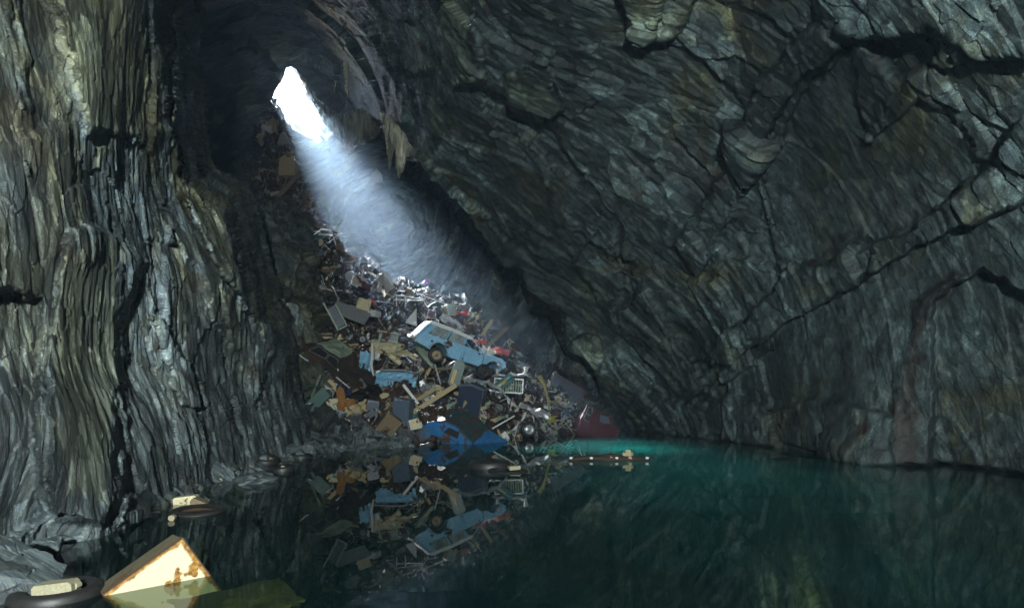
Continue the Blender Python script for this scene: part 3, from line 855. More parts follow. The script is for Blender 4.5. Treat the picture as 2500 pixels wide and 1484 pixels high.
# ---- rock spur between the near wall and the heap
SPOLY = [(540, 470), (600, 500), (690, 545), (735, 600), (748, 690), (772, 745), (780, 830), (800, 900), (822, 960), (832, 1010), (850, 1070), (860, 1200), (560, 1200)]
fS = tps([(540, 480, 27), (640, 540, 28), (740, 620, 27.5), (600, 700, 25), (700, 760, 25), (770, 760, 26), (740, 900, 23.5), (815, 960, 23.5), (700, 1000, 21), (840, 1060, 21.5), (700, 1200, 19), (860, 1200, 20), (560, 1100, 20), (560, 800, 24)])
def build_spur():
    PX, PY = np.meshgrid(np.linspace(500, 900, 240), np.linspace(430, 1200, 420))
    D = fS(PX, PY)
    jx, jy = jag(PX, PY, 7, 40, 23)
    for poly, off, soft in [([(640, 720), (660, 700), (720, 710), (772, 745), (785, 840), (700, 850), (650, 800)], -0.8, 6),
                            ([(700, 900), (800, 890), (825, 960), (820, 985), (740, 960), (705, 950)], -0.7, 6),
                            ([(590, 560), (730, 600), (740, 690), (640, 700), (600, 640)], 0.7, 10)]:
        D = D + off * sstep(poly_sd(jx, jy, poly), -soft * .3, soft)
    sd = poly_sd(*jag(PX, PY, 7, 40, 25), SPOLY)
    D = D * (1 + np.clip(-sd, 0, 50) * 0.005)
    P = unproj(PX, PY, D)
    Nn = blur(grid_normals(P), 6)
    p = P.reshape(-1, 3)
    q = p @ np.array(Euler((0.1, 0.12, 0.3)).to_matrix()).T
    f1, t1 = facets(q * np.array([1, 1, .35]) / 1.5, 120, .9)
    f2, t2 = facets(q * np.array([1, 1, .25]) / .45, 220, 1.)
    disp = f1 * .45 + f2 * .18 + fbm(q * np.array([4, 4, 1]), 72, 4, .6) * .05
    p = p + Nn.reshape(-1, 3) * disp[:, None]
    o = mesh_np("rock_spur_wall", p, grid_quads(sd > -48), ROCK_L)
    pm = np.maximum(.6 * sstep(poly_sd(*jag(PX, PY, 10, 30, 49), [(705, 900), (800, 895), (822, 960), (815, 975), (740, 950)]), -4, 8), .4 * sstep(poly_sd(PX, PY, [(720, 720), (772, 745), (780, 830), (735, 830)]), -4, 8)).ravel()
    attr(o, "tone", np.clip(.45 + (t1 - .5) * .4 + (t2 - .5) * .7, 0, 1)); attr(o, "palem", pm)
    tag(o, "rock spur standing between the near wall and the scrap heap", "rock wall", kind="structure")
build_spur()

# ---- the slope under the scrap
PILE = [(640, 245), (662, 258), (682, 300), (715, 420), (752, 510), (800, 575), (860, 640), (920, 668), (980, 700), (1060, 725), (1130, 745), (1195, 785), (1240, 815), (1290, 880), (1340, 905), (1410, 925),
        (1470, 1000), (1510, 1060), (1480, 1140), (840, 1140), (740, 1100), (760, 1000), (740, 850), (700, 700), (560, 560), (500, 470), (600, 440), (635, 330)]
fP = tps([(650, 250, 46.5), (640, 300, 45.5), (660, 400, 42), (700, 480, 38.5), (620, 470, 39), (520, 480, 38), (600, 560, 36), (780, 570, 34), (740, 650, 31.5), (850, 640, 32), (925, 660, 31), (800, 750, 28.5), (940, 770, 28.5),
          (1100, 745, 30), (1200, 785, 30.5), (780, 850, 25.5), (900, 850, 26.5), (1110, 860, 27), (1280, 880, 29.5), (1400, 930, 30), (850, 960, 23.5), (1000, 960, 24.5), (1150, 970, 24.7), (1280, 980, 26.5), (1400, 1000, 28.3), (1480, 1020, 29.5),
          (760, 1095, 19), (850, 1090, 20.5), (1000, 1085, 21.5), (1150, 1078, 22.5), (1300, 1068, 24.5), (1400, 1060, 26.5), (1500, 1060, 28), (850, 1140, 19.6), (1400, 1140, 25.5), (1100, 1140, 21)])
def build_slope():
    PX, PY = np.meshgrid(np.linspace(440, 1560, 520), np.linspace(200, 1145, 440))
    D = fP(PX, PY)
    sd = poly_sd(*jag(PX, PY, 8, 40, 33), PILE)
    D = D + np.clip(-sd, 0, 60) * 0.05 + 0.25
    P = unproj(PX, PY, D)
    Nn = blur(grid_normals(P), 6)
    p = P.reshape(-1, 3)
    f1, t1 = facets(p / 1.1, 130, .9)
    f2, t2 = facets(p / .38, 230, 1.1)
    disp = f1 * .32 + f2 * .2 + fbm(p * 3, 75, 3, .6) * .08
    p = p + Nn.reshape(-1, 3) * disp[:, None]
    o = mesh_np("ground_slope", p, grid_quads(sd > -14), ROCK_B)
    attr(o, "tone", np.clip(.4 + (t1 - .5) * .4 + (t2 - .5) * .9, 0, 1))
    tag(o, "dark rubble slope that carries the scrap heap", "ground", kind="structure")
build_slope()

# ---- low shelf of broken slate along the near shore
def build_shelf():
    path = [(395, 1240), (440, 1205), (500, 1180), (590, 1152), (660, 1128), (740, 1108), (830, 1097), (930, 1092), (1030, 1088)]
    pts = np.array([((x - CX) / F * (F * CAMZ / (y - HY)), F * CAMZ / (y - HY)) for x, y in path])
    t = np.linspace(0, len(pts) - 1, 420)
    i = np.minimum(t.astype(int), len(pts) - 2); f = (t - i)[:, None]
    c = pts[i] * (1 - f) + pts[i + 1] * f
    tg = np.gradient(c, axis=0); tg /= np.linalg.norm(tg, axis=1, keepdims=True)
    nr = np.stack([tg[:, 1], -tg[:, 0]], 1)
    vv = np.linspace(-1.9, .75, 80)
    X = c[:, None, 0] + nr[:, None, 0] * vv[None]
    Y = c[:, None, 1] + nr[:, None, 1] * vv[None]
    p = np.stack([X.ravel(), Y.ravel(), np.zeros(X.size)], 1)
    h = np.where(vv < 0, .13 - vv * .16, .13 - vv * .45)[None] * np.ones_like(X)
    f1, t1 = facets(p * np.array([1.6, 1.6, 1]), 510, 1.1)
    f2, t2 = facets(p * np.array([4.5, 4.5, 1]), 520, 1.2)
    p[:, 2] = h.ravel() + f1 * .20 + f2 * .10 + fbm(p * .8, 530, 3) * .14 - .10
    o = mesh_np("ground_shelf", p, grid_quads(np.ones(X.shape, bool)), ROCK_L)
    attr(o, "tone", np.clip(.4 + (t1 - .5) * .3 + (t2 - .5) * .6, 0, 1))
    tag(o, "low shelf of broken slate along the near shore", "ground", kind="structure")
build_shelf()

# ---- lake bed and water
def build_water():
    m, ns, ls, bs = new_mat("mud_bed")
    tc = N(ns, "ShaderNodeTexCoord")
    n = N(ns, "ShaderNodeTexNoise", Scale=1.3, Detail=8, Roughness=0.7); ls.new(tc.outputs["Object"], n.inputs["Vector"])
    r = ramp(ns, [(0.35, (0.001, 0.002, 0.002)), (0.65, (0.004, 0.006, 0.005))]); ls.new(n.outputs[0], r.inputs[0])
    ls.new(r.outputs[0], bs.inputs["Base Color"]); bs.inputs["Roughness"].default_value = 1
    xs = np.linspace(-22, 16, 60); ys = np.linspace(-13.8, 46, 90)
    X, Y = np.meshgrid(xs, ys)
    p = np.stack([X.ravel(), Y.ravel(), np.zeros(X.size)], 1)
    p[:, 2] = -10.0 + fbm(p * .35, 90, 4) * .25
    o = mesh_np("lake_bed_ground", p, grid_quads(np.ones(X.shape, bool)), m, True)
    tag(o, "muddy bed of the flooded cavern", "ground", kind="structure")

    m, ns, ls, bs = new_mat("teal_water")
    ns.remove(bs)
    tc = N(ns, "ShaderNodeTexCoord")
    mp = N(ns, "ShaderNodeMapping"); mp.inputs["Scale"].default_value = (1.0, 0.35, 1)
    ls.new(tc.outputs["Object"], mp.inputs[0])
    nz = N(ns, "ShaderNodeTexNoise", Scale=1.4, Detail=3, Roughness=0.5); ls.new(mp.outputs[0], nz.inputs["Vector"])
    bp = N(ns, "ShaderNodeBump", Strength=0.012, Distance=0.05); ls.new(nz.outputs[0], bp.inputs["Height"])
    gl = N(ns, "ShaderNodeBsdfGlossy"); gl.inputs["Roughness"].default_value = 0.0
    ls.new(bp.outputs[0], gl.inputs["Normal"])
    fr = N(ns, "ShaderNodeFresnel"); fr.inputs[0].default_value = 1.33
    tr = N(ns, "ShaderNodeBsdfTransparent"); tr.inputs[0].default_value = (0.72, 0.84, 0.66, 1)
    df = N(ns, "ShaderNodeBsdfDiffuse"); df.inputs[0].default_value = (0.0005, 0.015, 0.0155, 1)
    # teal glow of light in the water off the heap, painted into its colour
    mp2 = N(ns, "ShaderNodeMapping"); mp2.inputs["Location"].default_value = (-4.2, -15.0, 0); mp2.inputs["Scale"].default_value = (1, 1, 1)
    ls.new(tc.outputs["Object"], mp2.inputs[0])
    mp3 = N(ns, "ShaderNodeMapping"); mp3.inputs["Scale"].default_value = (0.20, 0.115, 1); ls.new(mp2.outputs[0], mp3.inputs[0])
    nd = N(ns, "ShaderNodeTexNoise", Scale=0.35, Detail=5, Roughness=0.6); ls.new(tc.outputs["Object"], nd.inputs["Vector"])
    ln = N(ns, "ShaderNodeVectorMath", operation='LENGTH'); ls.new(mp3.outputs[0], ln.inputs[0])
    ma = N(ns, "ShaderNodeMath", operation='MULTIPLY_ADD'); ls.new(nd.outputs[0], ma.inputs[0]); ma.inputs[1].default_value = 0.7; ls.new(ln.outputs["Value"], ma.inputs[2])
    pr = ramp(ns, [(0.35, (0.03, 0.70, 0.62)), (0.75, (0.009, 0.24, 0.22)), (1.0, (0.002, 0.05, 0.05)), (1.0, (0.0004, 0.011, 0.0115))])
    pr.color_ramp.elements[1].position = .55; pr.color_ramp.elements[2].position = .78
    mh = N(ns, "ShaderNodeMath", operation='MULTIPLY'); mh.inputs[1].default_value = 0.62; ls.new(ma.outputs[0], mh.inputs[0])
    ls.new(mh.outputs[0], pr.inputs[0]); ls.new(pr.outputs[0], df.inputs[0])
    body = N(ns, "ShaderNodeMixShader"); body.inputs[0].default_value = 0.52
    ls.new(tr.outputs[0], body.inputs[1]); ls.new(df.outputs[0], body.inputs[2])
    mx = N(ns, "ShaderNodeMixShader")
    gm = N(ns, "ShaderNodeNewGeometry")
    iv = N(ns, "ShaderNodeMath", operation='SUBTRACT'); iv.inputs[0].default_value = 1.0; ls.new(gm.outputs["Backfacing"], iv.inputs[1])
    fm = N(ns, "ShaderNodeMath", operation='MULTIPLY'); ls.new(fr.outputs[0], fm.inputs[0]); ls.new(iv.outputs[0], fm.inputs[1])
    ls.new(fm.outputs[0], mx.inputs[0]); ls.new(body.outputs[0], mx.inputs[1]); ls.new(gl.outputs[0], mx.inputs[2])
    ls.new(mx.outputs[0], ns["Material Output"].inputs[0])
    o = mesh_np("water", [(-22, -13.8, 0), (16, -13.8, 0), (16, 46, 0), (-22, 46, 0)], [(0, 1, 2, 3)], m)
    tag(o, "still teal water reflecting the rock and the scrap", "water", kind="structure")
build_water()

# ---- haze
def build_haze():
    m, ns, ls, bs = new_mat("damp_air")
    ns.remove(bs)
    v = N(ns, "ShaderNodeVolumePrincipled")
    v.inputs["Color"].default_value = (0.50, 0.73, 1.0, 1)
    v.inputs["Density"].default_value = 0.0038
    v.inputs["Anisotropy"].default_value = 0.65
    ls.new(v.outputs[0], ns["Material Output"].inputs["Volume"])
    m.cycles.volume_sampling = 'DISTANCE'
    o = MB().box((-9, 23, 15), (90, 84, 62)).build("haze", m)
    tag(o, "pale damp air lit by the shaft of daylight", "haze", kind="stuff")
build_haze()
#SPLIT2
# ================================================================== THE SCRAP
def dp(px, py, off=0.0):
    return float(fP(np.array([float(px)]), np.array([float(py)]))[0]) - off

LAND = []     # landmarks for describing the loose scrap: (phrase, px, py)

def single(name, mb, mat, label, cat, px, py, d, roll=0, yaw=0, pitch=0, group=None, smooth=False):
    o = mb.build(name, mat, None, smooth)
    put(o, px, py, d, roll, yaw, pitch)
    return tag(o, label, cat, group)

def root(name, label, cat, px, py, d, roll=0, yaw=0, pitch=0, group=None):
    return put(empty(name, label, cat, group), px, py, d, roll, yaw, pitch)

def tyre_prof(ro, ri, w):
    h = w / 2
    pts = [(ri, -h * .72), (ri + (ro - ri) * .35, -h), (ro - (ro - ri) * .25, -h * .96), (ro - .008, -h * .66), (ro, 0), (ro - .008, h * .66), (ro - (ro - ri) * .25, h * .96),
           (ri + (ro - ri) * .35, h), (ri, h * .72)]
    return pts

def tyre_mb(ro=.30, ri=.17, w=.17, seg=40):
    mb = MB().lathe(tyre_prof(ro, ri, w), seg)
    # moulded circumferential ridges
    for rr in (.45, .62):
        r_ = ri + (ro - ri) * rr
        for sgn in (-1, 1):
            mb.lathe([(r_ - .006, sgn * w * .49), (r_, sgn * (w * .49 + .006)), (r_ + .006, sgn * w * .49)], seg)
    return mb

def rim_mb(ri=.17, w=.13):
    mb = MB().lathe([(ri * 1.02, -w * .62), (ri * 1.0, -w * .5), (ri * .86, -w * .30), (ri * .62, -w * .34), (ri * .5, -w * .52), (ri * .22, -w * .52), (ri * .2, -w * .62), (0.0, -w * .64)], 28)
    mb.lathe([(ri * 1.02, w * .6), (ri * .8, w * .3), (0.0, w * .2)], 28)
    return mb

def wheel(parent, x, y, z, r=.29, rim_mat=None, ang=0):
    h = bpy.data.objects.new("wheel", None); COL.objects.link(h); h.parent = parent
    h.location = (x, y, z); h.rotation_euler = (0, ang, 0)
    tyre_mb(r, r * .58, .16).build("tyre", RUBBER, h, True)
    rim_mb(r * .58, .13).build("rim", rim_mat or TYREDARK, h, True)
    return h

def crumple(root_, amp, sc_=2.2, cuts=3, seed=0):
    import bmesh
    for o in [root_] + list(root_.children_recursive):
        if o.type != 'MESH' or o.parent and o.parent.name.startswith("wheel"): continue
        if o.data.users > 1: continue
        bm = bmesh.new(); bm.from_mesh(o.data)
        if o.name.split('.')[0] in ("body", "roof", "panel", "door", "bonnet"):
            bmesh.ops.triangulate(bm, faces=[f for f in bm.faces if len(f.verts) > 4])
            for it in range(cuts):
                ed = [e for e in bm.edges if e.calc_length() > .28]
                if ed: bmesh.ops.subdivide_edges(bm, edges=ed, cuts=1, use_grid_fill=True)
                bmesh.ops.triangulate(bm, faces=[f for f in bm.faces if len(f.verts) > 4])
        M_ = o.matrix_local
        Mi = M_.inverted()
        if o.parent is not None and o.parent != root_:
            M_ = o.parent.matrix_local @ M_; Mi = M_.inverted()
        P = np.array([tuple(M_ @ v.co) for v in bm.verts])
        if len(P):
            off = np.stack([vnoise(P * sc_ + seed + k * 17.3, 900 + k) + .5 * vnoise(P * sc_ * 2.3 + seed + k * 7, 950 + k) for k in range(3)], 1) * amp
            for v, p_, d_ in zip(bm.verts, P, off): v.co = Mi @ Vector(p_ + d_)
        bm.to_mesh(o.data); bm.free()

def arch(cx, cz, r, a0, a1, n=9):
    return [(cx + r * math.cos(R(a0 + (a1 - a0) * k / n)), cz + r * math.sin(R(a0 + (a1 - a0) * k / n))) for k in range(n + 1)]

# ------------------------------------------------------------------ the pale blue estate car
def cc(x, y):
    dx, dy = x - 350, y - 490
    c, s_ = math.cos(R(17)), math.sin(R(17))
    return (dx * c + dy * s_) / 335 - 1.85, ((dx * s_ - dy * c) + 60) / 357

def estate():
    car = root("estate_car", "pale blue estate car, sunlit roof painted white, nosing down on top of the scrap heap", "car", 1110, 878, 24.6, 17, 20, 6)
    HW = .77
    bl = [cc(350, 490), cc(362, 400), cc(430, 352)]
    belt = [cc(740, 452), cc(1000, 520), cc(1250, 612)]
    bonnet = [cc(1290, 632), cc(1420, 655), cc(1520, 690), cc(1575, 735), cc(1572, 800), cc(1535, 832)]
    fa = arch(1.42, .06, .33, 0, 180)
    ra = arch(-.94, .02, .37, 0, 180)
    low = [(1.72, .10)] + [p for p in fa if p[1] > .02] + [(1.05, 0.0), (-.50, -.02)] + [p for p in ra if p[1] > 0] + [(-1.36, .06), (-1.80, .14)]
    out = bl + belt + bonnet + low
    body = MB()
    n = len(out)
    # side panels bulge a little: three stations across the width
    st = [(-HW, .965), (-HW * .93, 1.0), (HW * .93, 1.0), (HW, .965)]
    cx, cz = 0.0, .32
    vs, fs = [], []
    for y, k in st:
        for a, b in out:
            vs.append((cx + (a - cx) * (k if y in (-HW, HW) else 1), y, cz + (b - cz) * (k if y in (-HW, HW) else 1)))
    for j in range(3):
        for i in range(n):
            i2 = (i + 1) % n
            fs.append((j * n + i2, j * n + i, (j + 1) * n + i, (j + 1) * n + i2))
    fs.append(tuple(range(n))); fs.append(tuple(range(4 * n - 1, 3 * n - 1, -1)))
    body.add(vs, fs)
    body.build("body", BLUE, car)
    # sunlight on the bonnet top, painted in as white
    MB().prism([cc(1290, 628), cc(1420, 650), cc(1520, 684), cc(1545, 700), cc(1520, 692), cc(1420, 658)], -HW * .9, HW * .9).build("bonnet", WHITE, car)
    # roof: a shallow shell, its sunlit look painted in as white
    rp = [cc(545, 215), cc(600, 205), cc(830, 290), cc(1100, 385), cc(1132, 412), cc(1100, 425), cc(830, 330), cc(600, 250), cc(550, 235)]
    MB().prism(rp, -.60, .60).prism([(a, b - .03) for a, b in rp], -.66, -.601).prism([(a, b - .03) for a, b in rp], .601, .66).build("roof", WHITE, car)
    # pillars on both sides
    def pillar(mb, a, b, wid, sgn, mi=0):
        (x0, z0), (x1, z1) = a, b
        y0, y1 = sgn * (HW - .035), sgn * .635
        t = .03
        vs = []
        for dx in (-wid / 2, wid / 2):
            for dy in (-t, t):
                vs.append((x0 + dx, y0 + dy, z0)); vs.append((x1 + dx, y1 + dy, z1))
        mb.add(vs, [(0, 1, 3, 2), (4, 6, 7, 5), (0, 4, 5, 1), (2, 3, 7, 6), (0, 2, 6, 4), (1, 5, 7, 3)])
    class _P:
        def add(self, v_, f_): MB().add(v_, f_).build("pillar", BLUE, car)
    pm = _P()
    for s_ in (-1, 1):
        pillar(pm, cc(395, 378), cc(548, 236), .07, s_)
        pillar(pm, cc(470, 372), cc(592, 262), .20, s_)
        pillar(pm, cc(735, 455), cc(830, 325), .06, s_)
        pillar(pm, cc(990, 525), cc(1022, 396), .075, s_)
        pillar(pm, cc(1255, 612), cc(1110, 420), .05, s_)
        pillar(pm, cc(840, 482), cc(855, 350), .025, s_)
    # glass panes
    def pane(a, b, c, d, sgn):
        vs = []
        for k, (x, z) in enumerate((a, b, c, d)):
            y = sgn * (HW - .045 if k < 2 else .64)
            vs += [(x, y, z), (x, y + sgn * .006, z)]
        MB().add(vs, [(0, 2, 4, 6), (7, 5, 3, 1), (0, 1, 3, 2), (2, 3, 5, 4), (4, 5, 7, 6), (6, 7, 1, 0)]).build("window", GLASS, car)
    for s_ in (-1, 1):
        pane(cc(510, 368), cc(725, 440), cc(815, 330), cc(610, 270), s_)
        pane(cc(770, 455), cc(975, 518), cc(1005, 398), cc(845, 345), s_)
    # doors, set a few millimetres proud, dark seams between
    for poly in ([cc(722, 470), cc(980, 548), cc(943, 728), cc(770, 684), cc(748, 600), cc(716, 540)], [cc(1000, 552), cc(1262, 632), cc(1218, 812), cc(958, 734)]):
        MB().prism([(a * 1.012, b) for a, b in poly], -HW - .002, -HW + .02).build("seam", DOORSEAM, car)
        cxp = sum(a for a, b in poly) / len(poly); czp = sum(b for a, b in poly) / len(poly)
        dr = MB().prism([(cxp + (a - cxp) * .965, czp + (b - czp) * .955) for a, b in poly], -HW - .014, -HW - .003).build("door", BLUE, car)
        hx, hz = poly[0][0] + .18, poly[0][1] - .10
        MB().box((hx, -HW - .028, hz), (.13, .022, .025), bev=.006).build("handle", ZINC, dr)
    MB().box((-1.0, -.1, .5), (1.6, 1.2, .02)).build("load_floor", BLACK, car)
    for y in (-.36, .36):
        MB().box((.12, y, .72), (.12, .5, .42), Matrix.Rotation(R(-12), 4, 'Y'), .05).build("seat_back", PALEGREEN, car)
    MB().tube([(.62 + .05 * math.cos(a), -.36 + .17 * math.sin(a), .72 + .16 * math.cos(a)) for a in np.linspace(0, 2 * math.pi, 17)[:-1]], .012, 5, closed=True).build("steering_wheel", BLACK, car)
    # tail: pale green tailgate between white edges
    a, b = cc(358, 440), cc(545, 236)
    tg = MB()
    vs = []
    for (x, z), hw in ((a, .62), (b, .54)):
        for y in (-hw, hw):
            vs += [(x - .03, y, z), (x - .06, y, z)]
    tg.add(vs, [(0, 4, 6, 2), (1, 3, 7, 5), (0, 1, 5, 4), (2, 6, 7, 3), (0, 2, 3, 1), (4, 5, 7, 6)])
    tgo = tg.build("tailgate", PALEGREEN, car)
    mx, mz = (a[0] + b[0]) / 2 - .055, (a[1] + b[1]) / 2
    dirv = Vector((b[0] - a[0], 0, b[1] - a[1])).normalized()
    for k, y in ((-.12, -.3), (.02, -.05), (-.05, .25)):
        p = Vector((mx, y, mz)) + dirv * k
        MB().box(tuple(p), (.03, .13, .06)).build("slot", BLACK, tgo)
    for s_ in (-1, 1):
        MB().tube([(a[0] - .03, s_ * .70, a[1]), ((a[0] + b[0]) / 2 - .05, s_ * .665, (a[1] + b[1]) / 2 + .01), (b[0] - .02, s_ * .60, b[1])], .035, 6).build("tail_pillar", WHITE, car)
    MB().tube([(b[0] - .02, -.6, b[1]), (b[0] - .05, 0, b[1] + .03), (b[0] - .02, .6, b[1])], .04, 6).build("roof_lip", WHITE, car)
    MB().tube([(-1.86, -.80, .22), (-1.98, -.55, .30), (-2.0, -.1, .24), (-1.96, .4, .34), (-1.88, .76, .25)], [.05, .07, .05, .07, .045], 6).build("bumper", WHITE, car)
    MB().lathe([(.0, -.03), (.085, -.03), (.10, .0), (.10, .05)], 18, Matrix.Translation((1.58, -HW + .01, .36))).build("headlight", ZINC, car, True)
    MB().lathe([(.0, -.01), (.045, -.01), (.05, .03)], 12, Matrix.Translation((-1.28, -HW - .004, .36))).build("filler_hole", DARKRUST, car)
    wheel(car, -.94, -.66, -.09, .30)
    wheel(car, -.94, .66, -.09, .30)
    MB().lathe([(0, -.08), (.13, -.08), (.16, 0), (.16, .1)], 20, Matrix.Translation((1.42, -.55, -.02))).build("brake_drum", DARKRUST, car, True)
    for nm, poly in (("arch_lip", arch(-.94, .02, .375, 8, 172, 14)), ("arch_lip", arch(1.42, .06, .335, 5, 172, 14))):
        MB().tube([(x, -HW + .005, z) for x, z in poly], .016, 5).build(nm, RUST, car)
    crumple(car, .013, 3.0)
    LAND.append(("the pale blue estate", 1110, 850))
    return car
estate()

# ------------------------------------------------------------------ other vehicles of the heap
def vehicle(name, label, cat, px, py, d, roll, yaw, pitch, out, wins, hw, body_m, win_m, frame_m, wheels=(), roof=None, roof_m=None, seams=(), top_k=.86, belt=.6, crump=.05, size=1.0):
    v = root(name, label, cat, px, py, d, roll, yaw, pitch)
    b = MB()
    n = len(out)
    vs, fs = [], []
    zs = [z for x, z in out]
    ztop = max(zs)
    def yy(z, s):
        return s * hw * (1 if z <= belt else 1 - (1 - top_k) * (z - belt) / max(.01, ztop - belt))
    for s in (-1, 1):
        for x, z in out: vs.append((x, yy(z, s), z))
    fs = [((i + 1) % n, i, n + i, n + (i + 1) % n) for i in range(n)] + [tuple(range(n)), tuple(range(2 * n - 1, n - 1, -1))]
    b.add(vs, fs)
    b.build("body", body_m, v)
    for poly in wins:
        cx = sum(x for x, z in poly) / len(poly); cz = sum(z for x, z in poly) / len(poly)
        for s in (-1, 1):
            def ring(k, off):
                return [(cx + (x - cx) * k, yy(cz + (z - cz) * k, s) + s * off, cz + (z - cz) * k) for x, z in poly]
            m = len(poly)
            f = MB()
            A, B_, C, D_ = ring(1.10, .004), ring(1.0, .004), ring(1.10, .025), ring(1.0, .025)
            vv = A + B_ + C + D_
            ff = []
            for i in range(m):
                j = (i + 1) % m
                ff += [(2 * m + i, 2 * m + j, 3 * m + j, 3 * m + i), (i, j, 2 * m + j, 2 * m + i), (m + i, 3 * m + i, 3 * m + j, m + j)]
            f.add(vv, ff)
            fo = f.build("window_frame", frame_m, v)
            g = MB().add(ring(1.0, .006) + ring(1.0, .010), [tuple(range(m, 2 * m))] + [(i, (i + 1) % m, m + (i + 1) % m, m + i) for i in range(m)])
            g.build("pane", win_m, fo)
    for (x0, z0, x1, z1) in seams:
        MB().tube([(x0, -hw - .003, z0), (x1, -hw - .003, z1)], .011, 4).build("seam", DOORSEAM, v)
    if roof:
        MB().prism(roof, -hw * top_k * .97, hw * top_k * .97).build("roof", roof_m or body_m, v)
    for (x, z, r) in wheels:
        for s in (-1, 1): wheel(v, x, s * (hw - .08), z, r, RUST)
    crumple(v, crump, 1.9, 3, px)
    v.scale = (size,) * 3
    return v

saloon = [(-1.9, .2), (-1.92, .62), (-1.3, .68), (-.85, 1.12), (.35, 1.14), (.85, .70), (1.7, .62), (1.85, .5), (1.85, .18)] + arch(1.25, .12, .34, 0, 180) + [(.85, .08), (-.8, .08)] + arch(-1.2, .12, .34, 0, 180)
vehicle("saloon_car", "rust-brown saloon car with empty windows tipped against the rock spur", "car", 812, 905, 24.1, 36, -20, 18,
        saloon, [[(-.95, .72), (-.2, .72), (-.2, 1.04), (-.72, 1.04)], [(-.1, .72), (.62, .72), (.28, 1.04), (-.1, 1.04)]], .74, DARKRUST, BLACK, GREY, [],
        [(-.88, 1.11), (.36, 1.13), (.32, 1.18), (-.8, 1.16)], PALEGREEN, [(-.15, .1, -.15, .7)], crump=.09, size=.86)
LAND.append(("the rust-brown saloon", 805, 880))
vehicle("hatchback_car", "deep blue car body sliding nose first into the water", "car", 1140, 1090, 21.2, 27, -24, 22,
        [(-1.7, .0), (-1.75, .55), (-1.45, .78), (-.9, 1.08), (-.2, 1.02), (.45, .70), (1.3, .62), (1.7, .42), (1.75, .05)] + arch(1.1, .0, .34, 0, 180) + arch(-1.05, .0, .34, 0, 180),
        [[(-.85, .72), (-.25, .70), (-.25, .94), (-.72, .98)]], .78, DEEPBLUE, BLACK, DEEPBLUE, [], [(-1.4, .82), (-.9, 1.10), (-.2, 1.05), (.4, .73), (.42, .77), (-.2, 1.10), (-.92, 1.15)], paint("dark_teal_rusted", (0.025, 0.06, 0.07), 0.6, 0.6),
        [(-.2, .05, -.2, .68), (.55, .05, .48, .62), (-1.6, .50, 1.4, .48)], crump=.05, size=.86)
LAND.append(("the deep blue car", 1130, 1040))
vehicle("delivery_van", "maroon van leaning half sunk where the heap meets the dark recess", "van", 1452, 1052, 26.0, 16, 24, -4,
        [(-.8, -.4), (-.86, .42), (-.62, .90), (-.35, .93), (.45, .90), (.62, .48), (.95, .40), (1.0, -.4)], [[(-.3, .45), (.38, .44), (.28, .80), (-.3, .82)]], .72, MAROON, SLATEBLUE, DARKRUST, [],
        None, None, [(-.35, -.3, -.35, .85), (-.75, .30, .8, .30)], .9, .5, .03, .8)
LAND.append(("the maroon van", 1455, 1030))
# its loose door
dr = root("van_door_scrap", "maroon door with a pale green window frame leaning at the water edge", "door", 1424, 1058, 25.2, 27, 30, -6)
MB().prism([(-.32, -.15), (-.34, .55), (-.28, 1.18), (-.10, 1.24), (.05, 1.2), (.30, .6), (.34, -.15)], -.03, .03).build("panel", MAROON, dr)
MB().prism([(-.22, .56), (-.2, 1.10), (-.02, 1.12), (.17, .58)], -.042, -.032).build("window_opening", BLACK, dr)
MB().tube([(-.24, -.05, .53), (-.21, -.05, 1.13), (-.02, -.05, 1.15), (.2, -.05, .56)], .022, 5, closed=True).build("window_frame", PALEGREEN, dr)
MB().tube([(-.21, -.05, .8), (.08, -.05, .84)], .016, 5).build("bar", PALEGREEN, dr)
LAND.append(("the leaning maroon door", 1420, 1025))
# dark truck bed tipped up behind the van
tb = root("truck_bed", "dark slatted truck bed tipped up beside the rock recess", "truck bed", 1372, 965, 28.6, 32, -10, 10)
for k in range(9):
    MB().box((-.72 + k * .18, 0, 0), (.045, .05, 1.5)).build("slat", BLACK, tb)
MB().box((0, .04, .62), (1.62, .06, .08)).box((0, .04, -.62), (1.62, .06, .08)).box((-.84, .02, 0), (.09, .12, 1.7)).box((.84, .02, 0), (.07, .12, 1.6)).build("frame", RUST, tb)
MB().box((0, .09, 0), (1.6, .02, 1.5)).build("backing", NAVY, tb)
LAND.append(("the slatted truck bed", 1372, 965))

# ------------------------------------------------------------------ panels with number plates
def plate(parent, loc, ang, txt, w=.5, h=.115):
    M_ = Matrix.Translation(loc) @ Matrix.Rotation(R(ang), 4, 'Y')
    p = MB().box((0, 0, 0), (w, .012, h), M_, .015).build("number_plate", YELLOW, parent)
    cu = bpy.data.curves.new("lettering", 'FONT')
    cu.body = txt; cu.size = h * .95; cu.align_x = 'CENTER'; cu.align_y = 'CENTER'; cu.extrude = .002
    to = bpy.data.objects.new("tmp_text", cu); COL.objects.link(to)
    dg = bpy.context.evaluated_depsgraph_get()
    me = bpy.data.meshes.new_from_object(to.evaluated_get(dg))
    bpy.data.objects.remove(to)
    me.materials.clear(); me.materials.append(BLACK)
    o = bpy.data.objects.new("lettering", me); COL.objects.link(o)
    o.parent = p
    o.matrix_local = M_ @ Matrix.Translation((0, -.009, 0)) @ Matrix.Rotation(R(90), 4, 'X')
    return p
t1 = root("green_tailgate", "dark green tailgate standing on end with a long yellow number plate", "tailgate", 1115, 912, 24.0, 17, 6, 5)
MB().box((0, 0, 0), (.48, .05, 1.02), None, .10).build("panel", GREEN, t1)
MB().tube([(-.20, -.04, -.42), (-.20, -.04, .44)], .020, 5).build("chrome_strip", ZINC, t1)
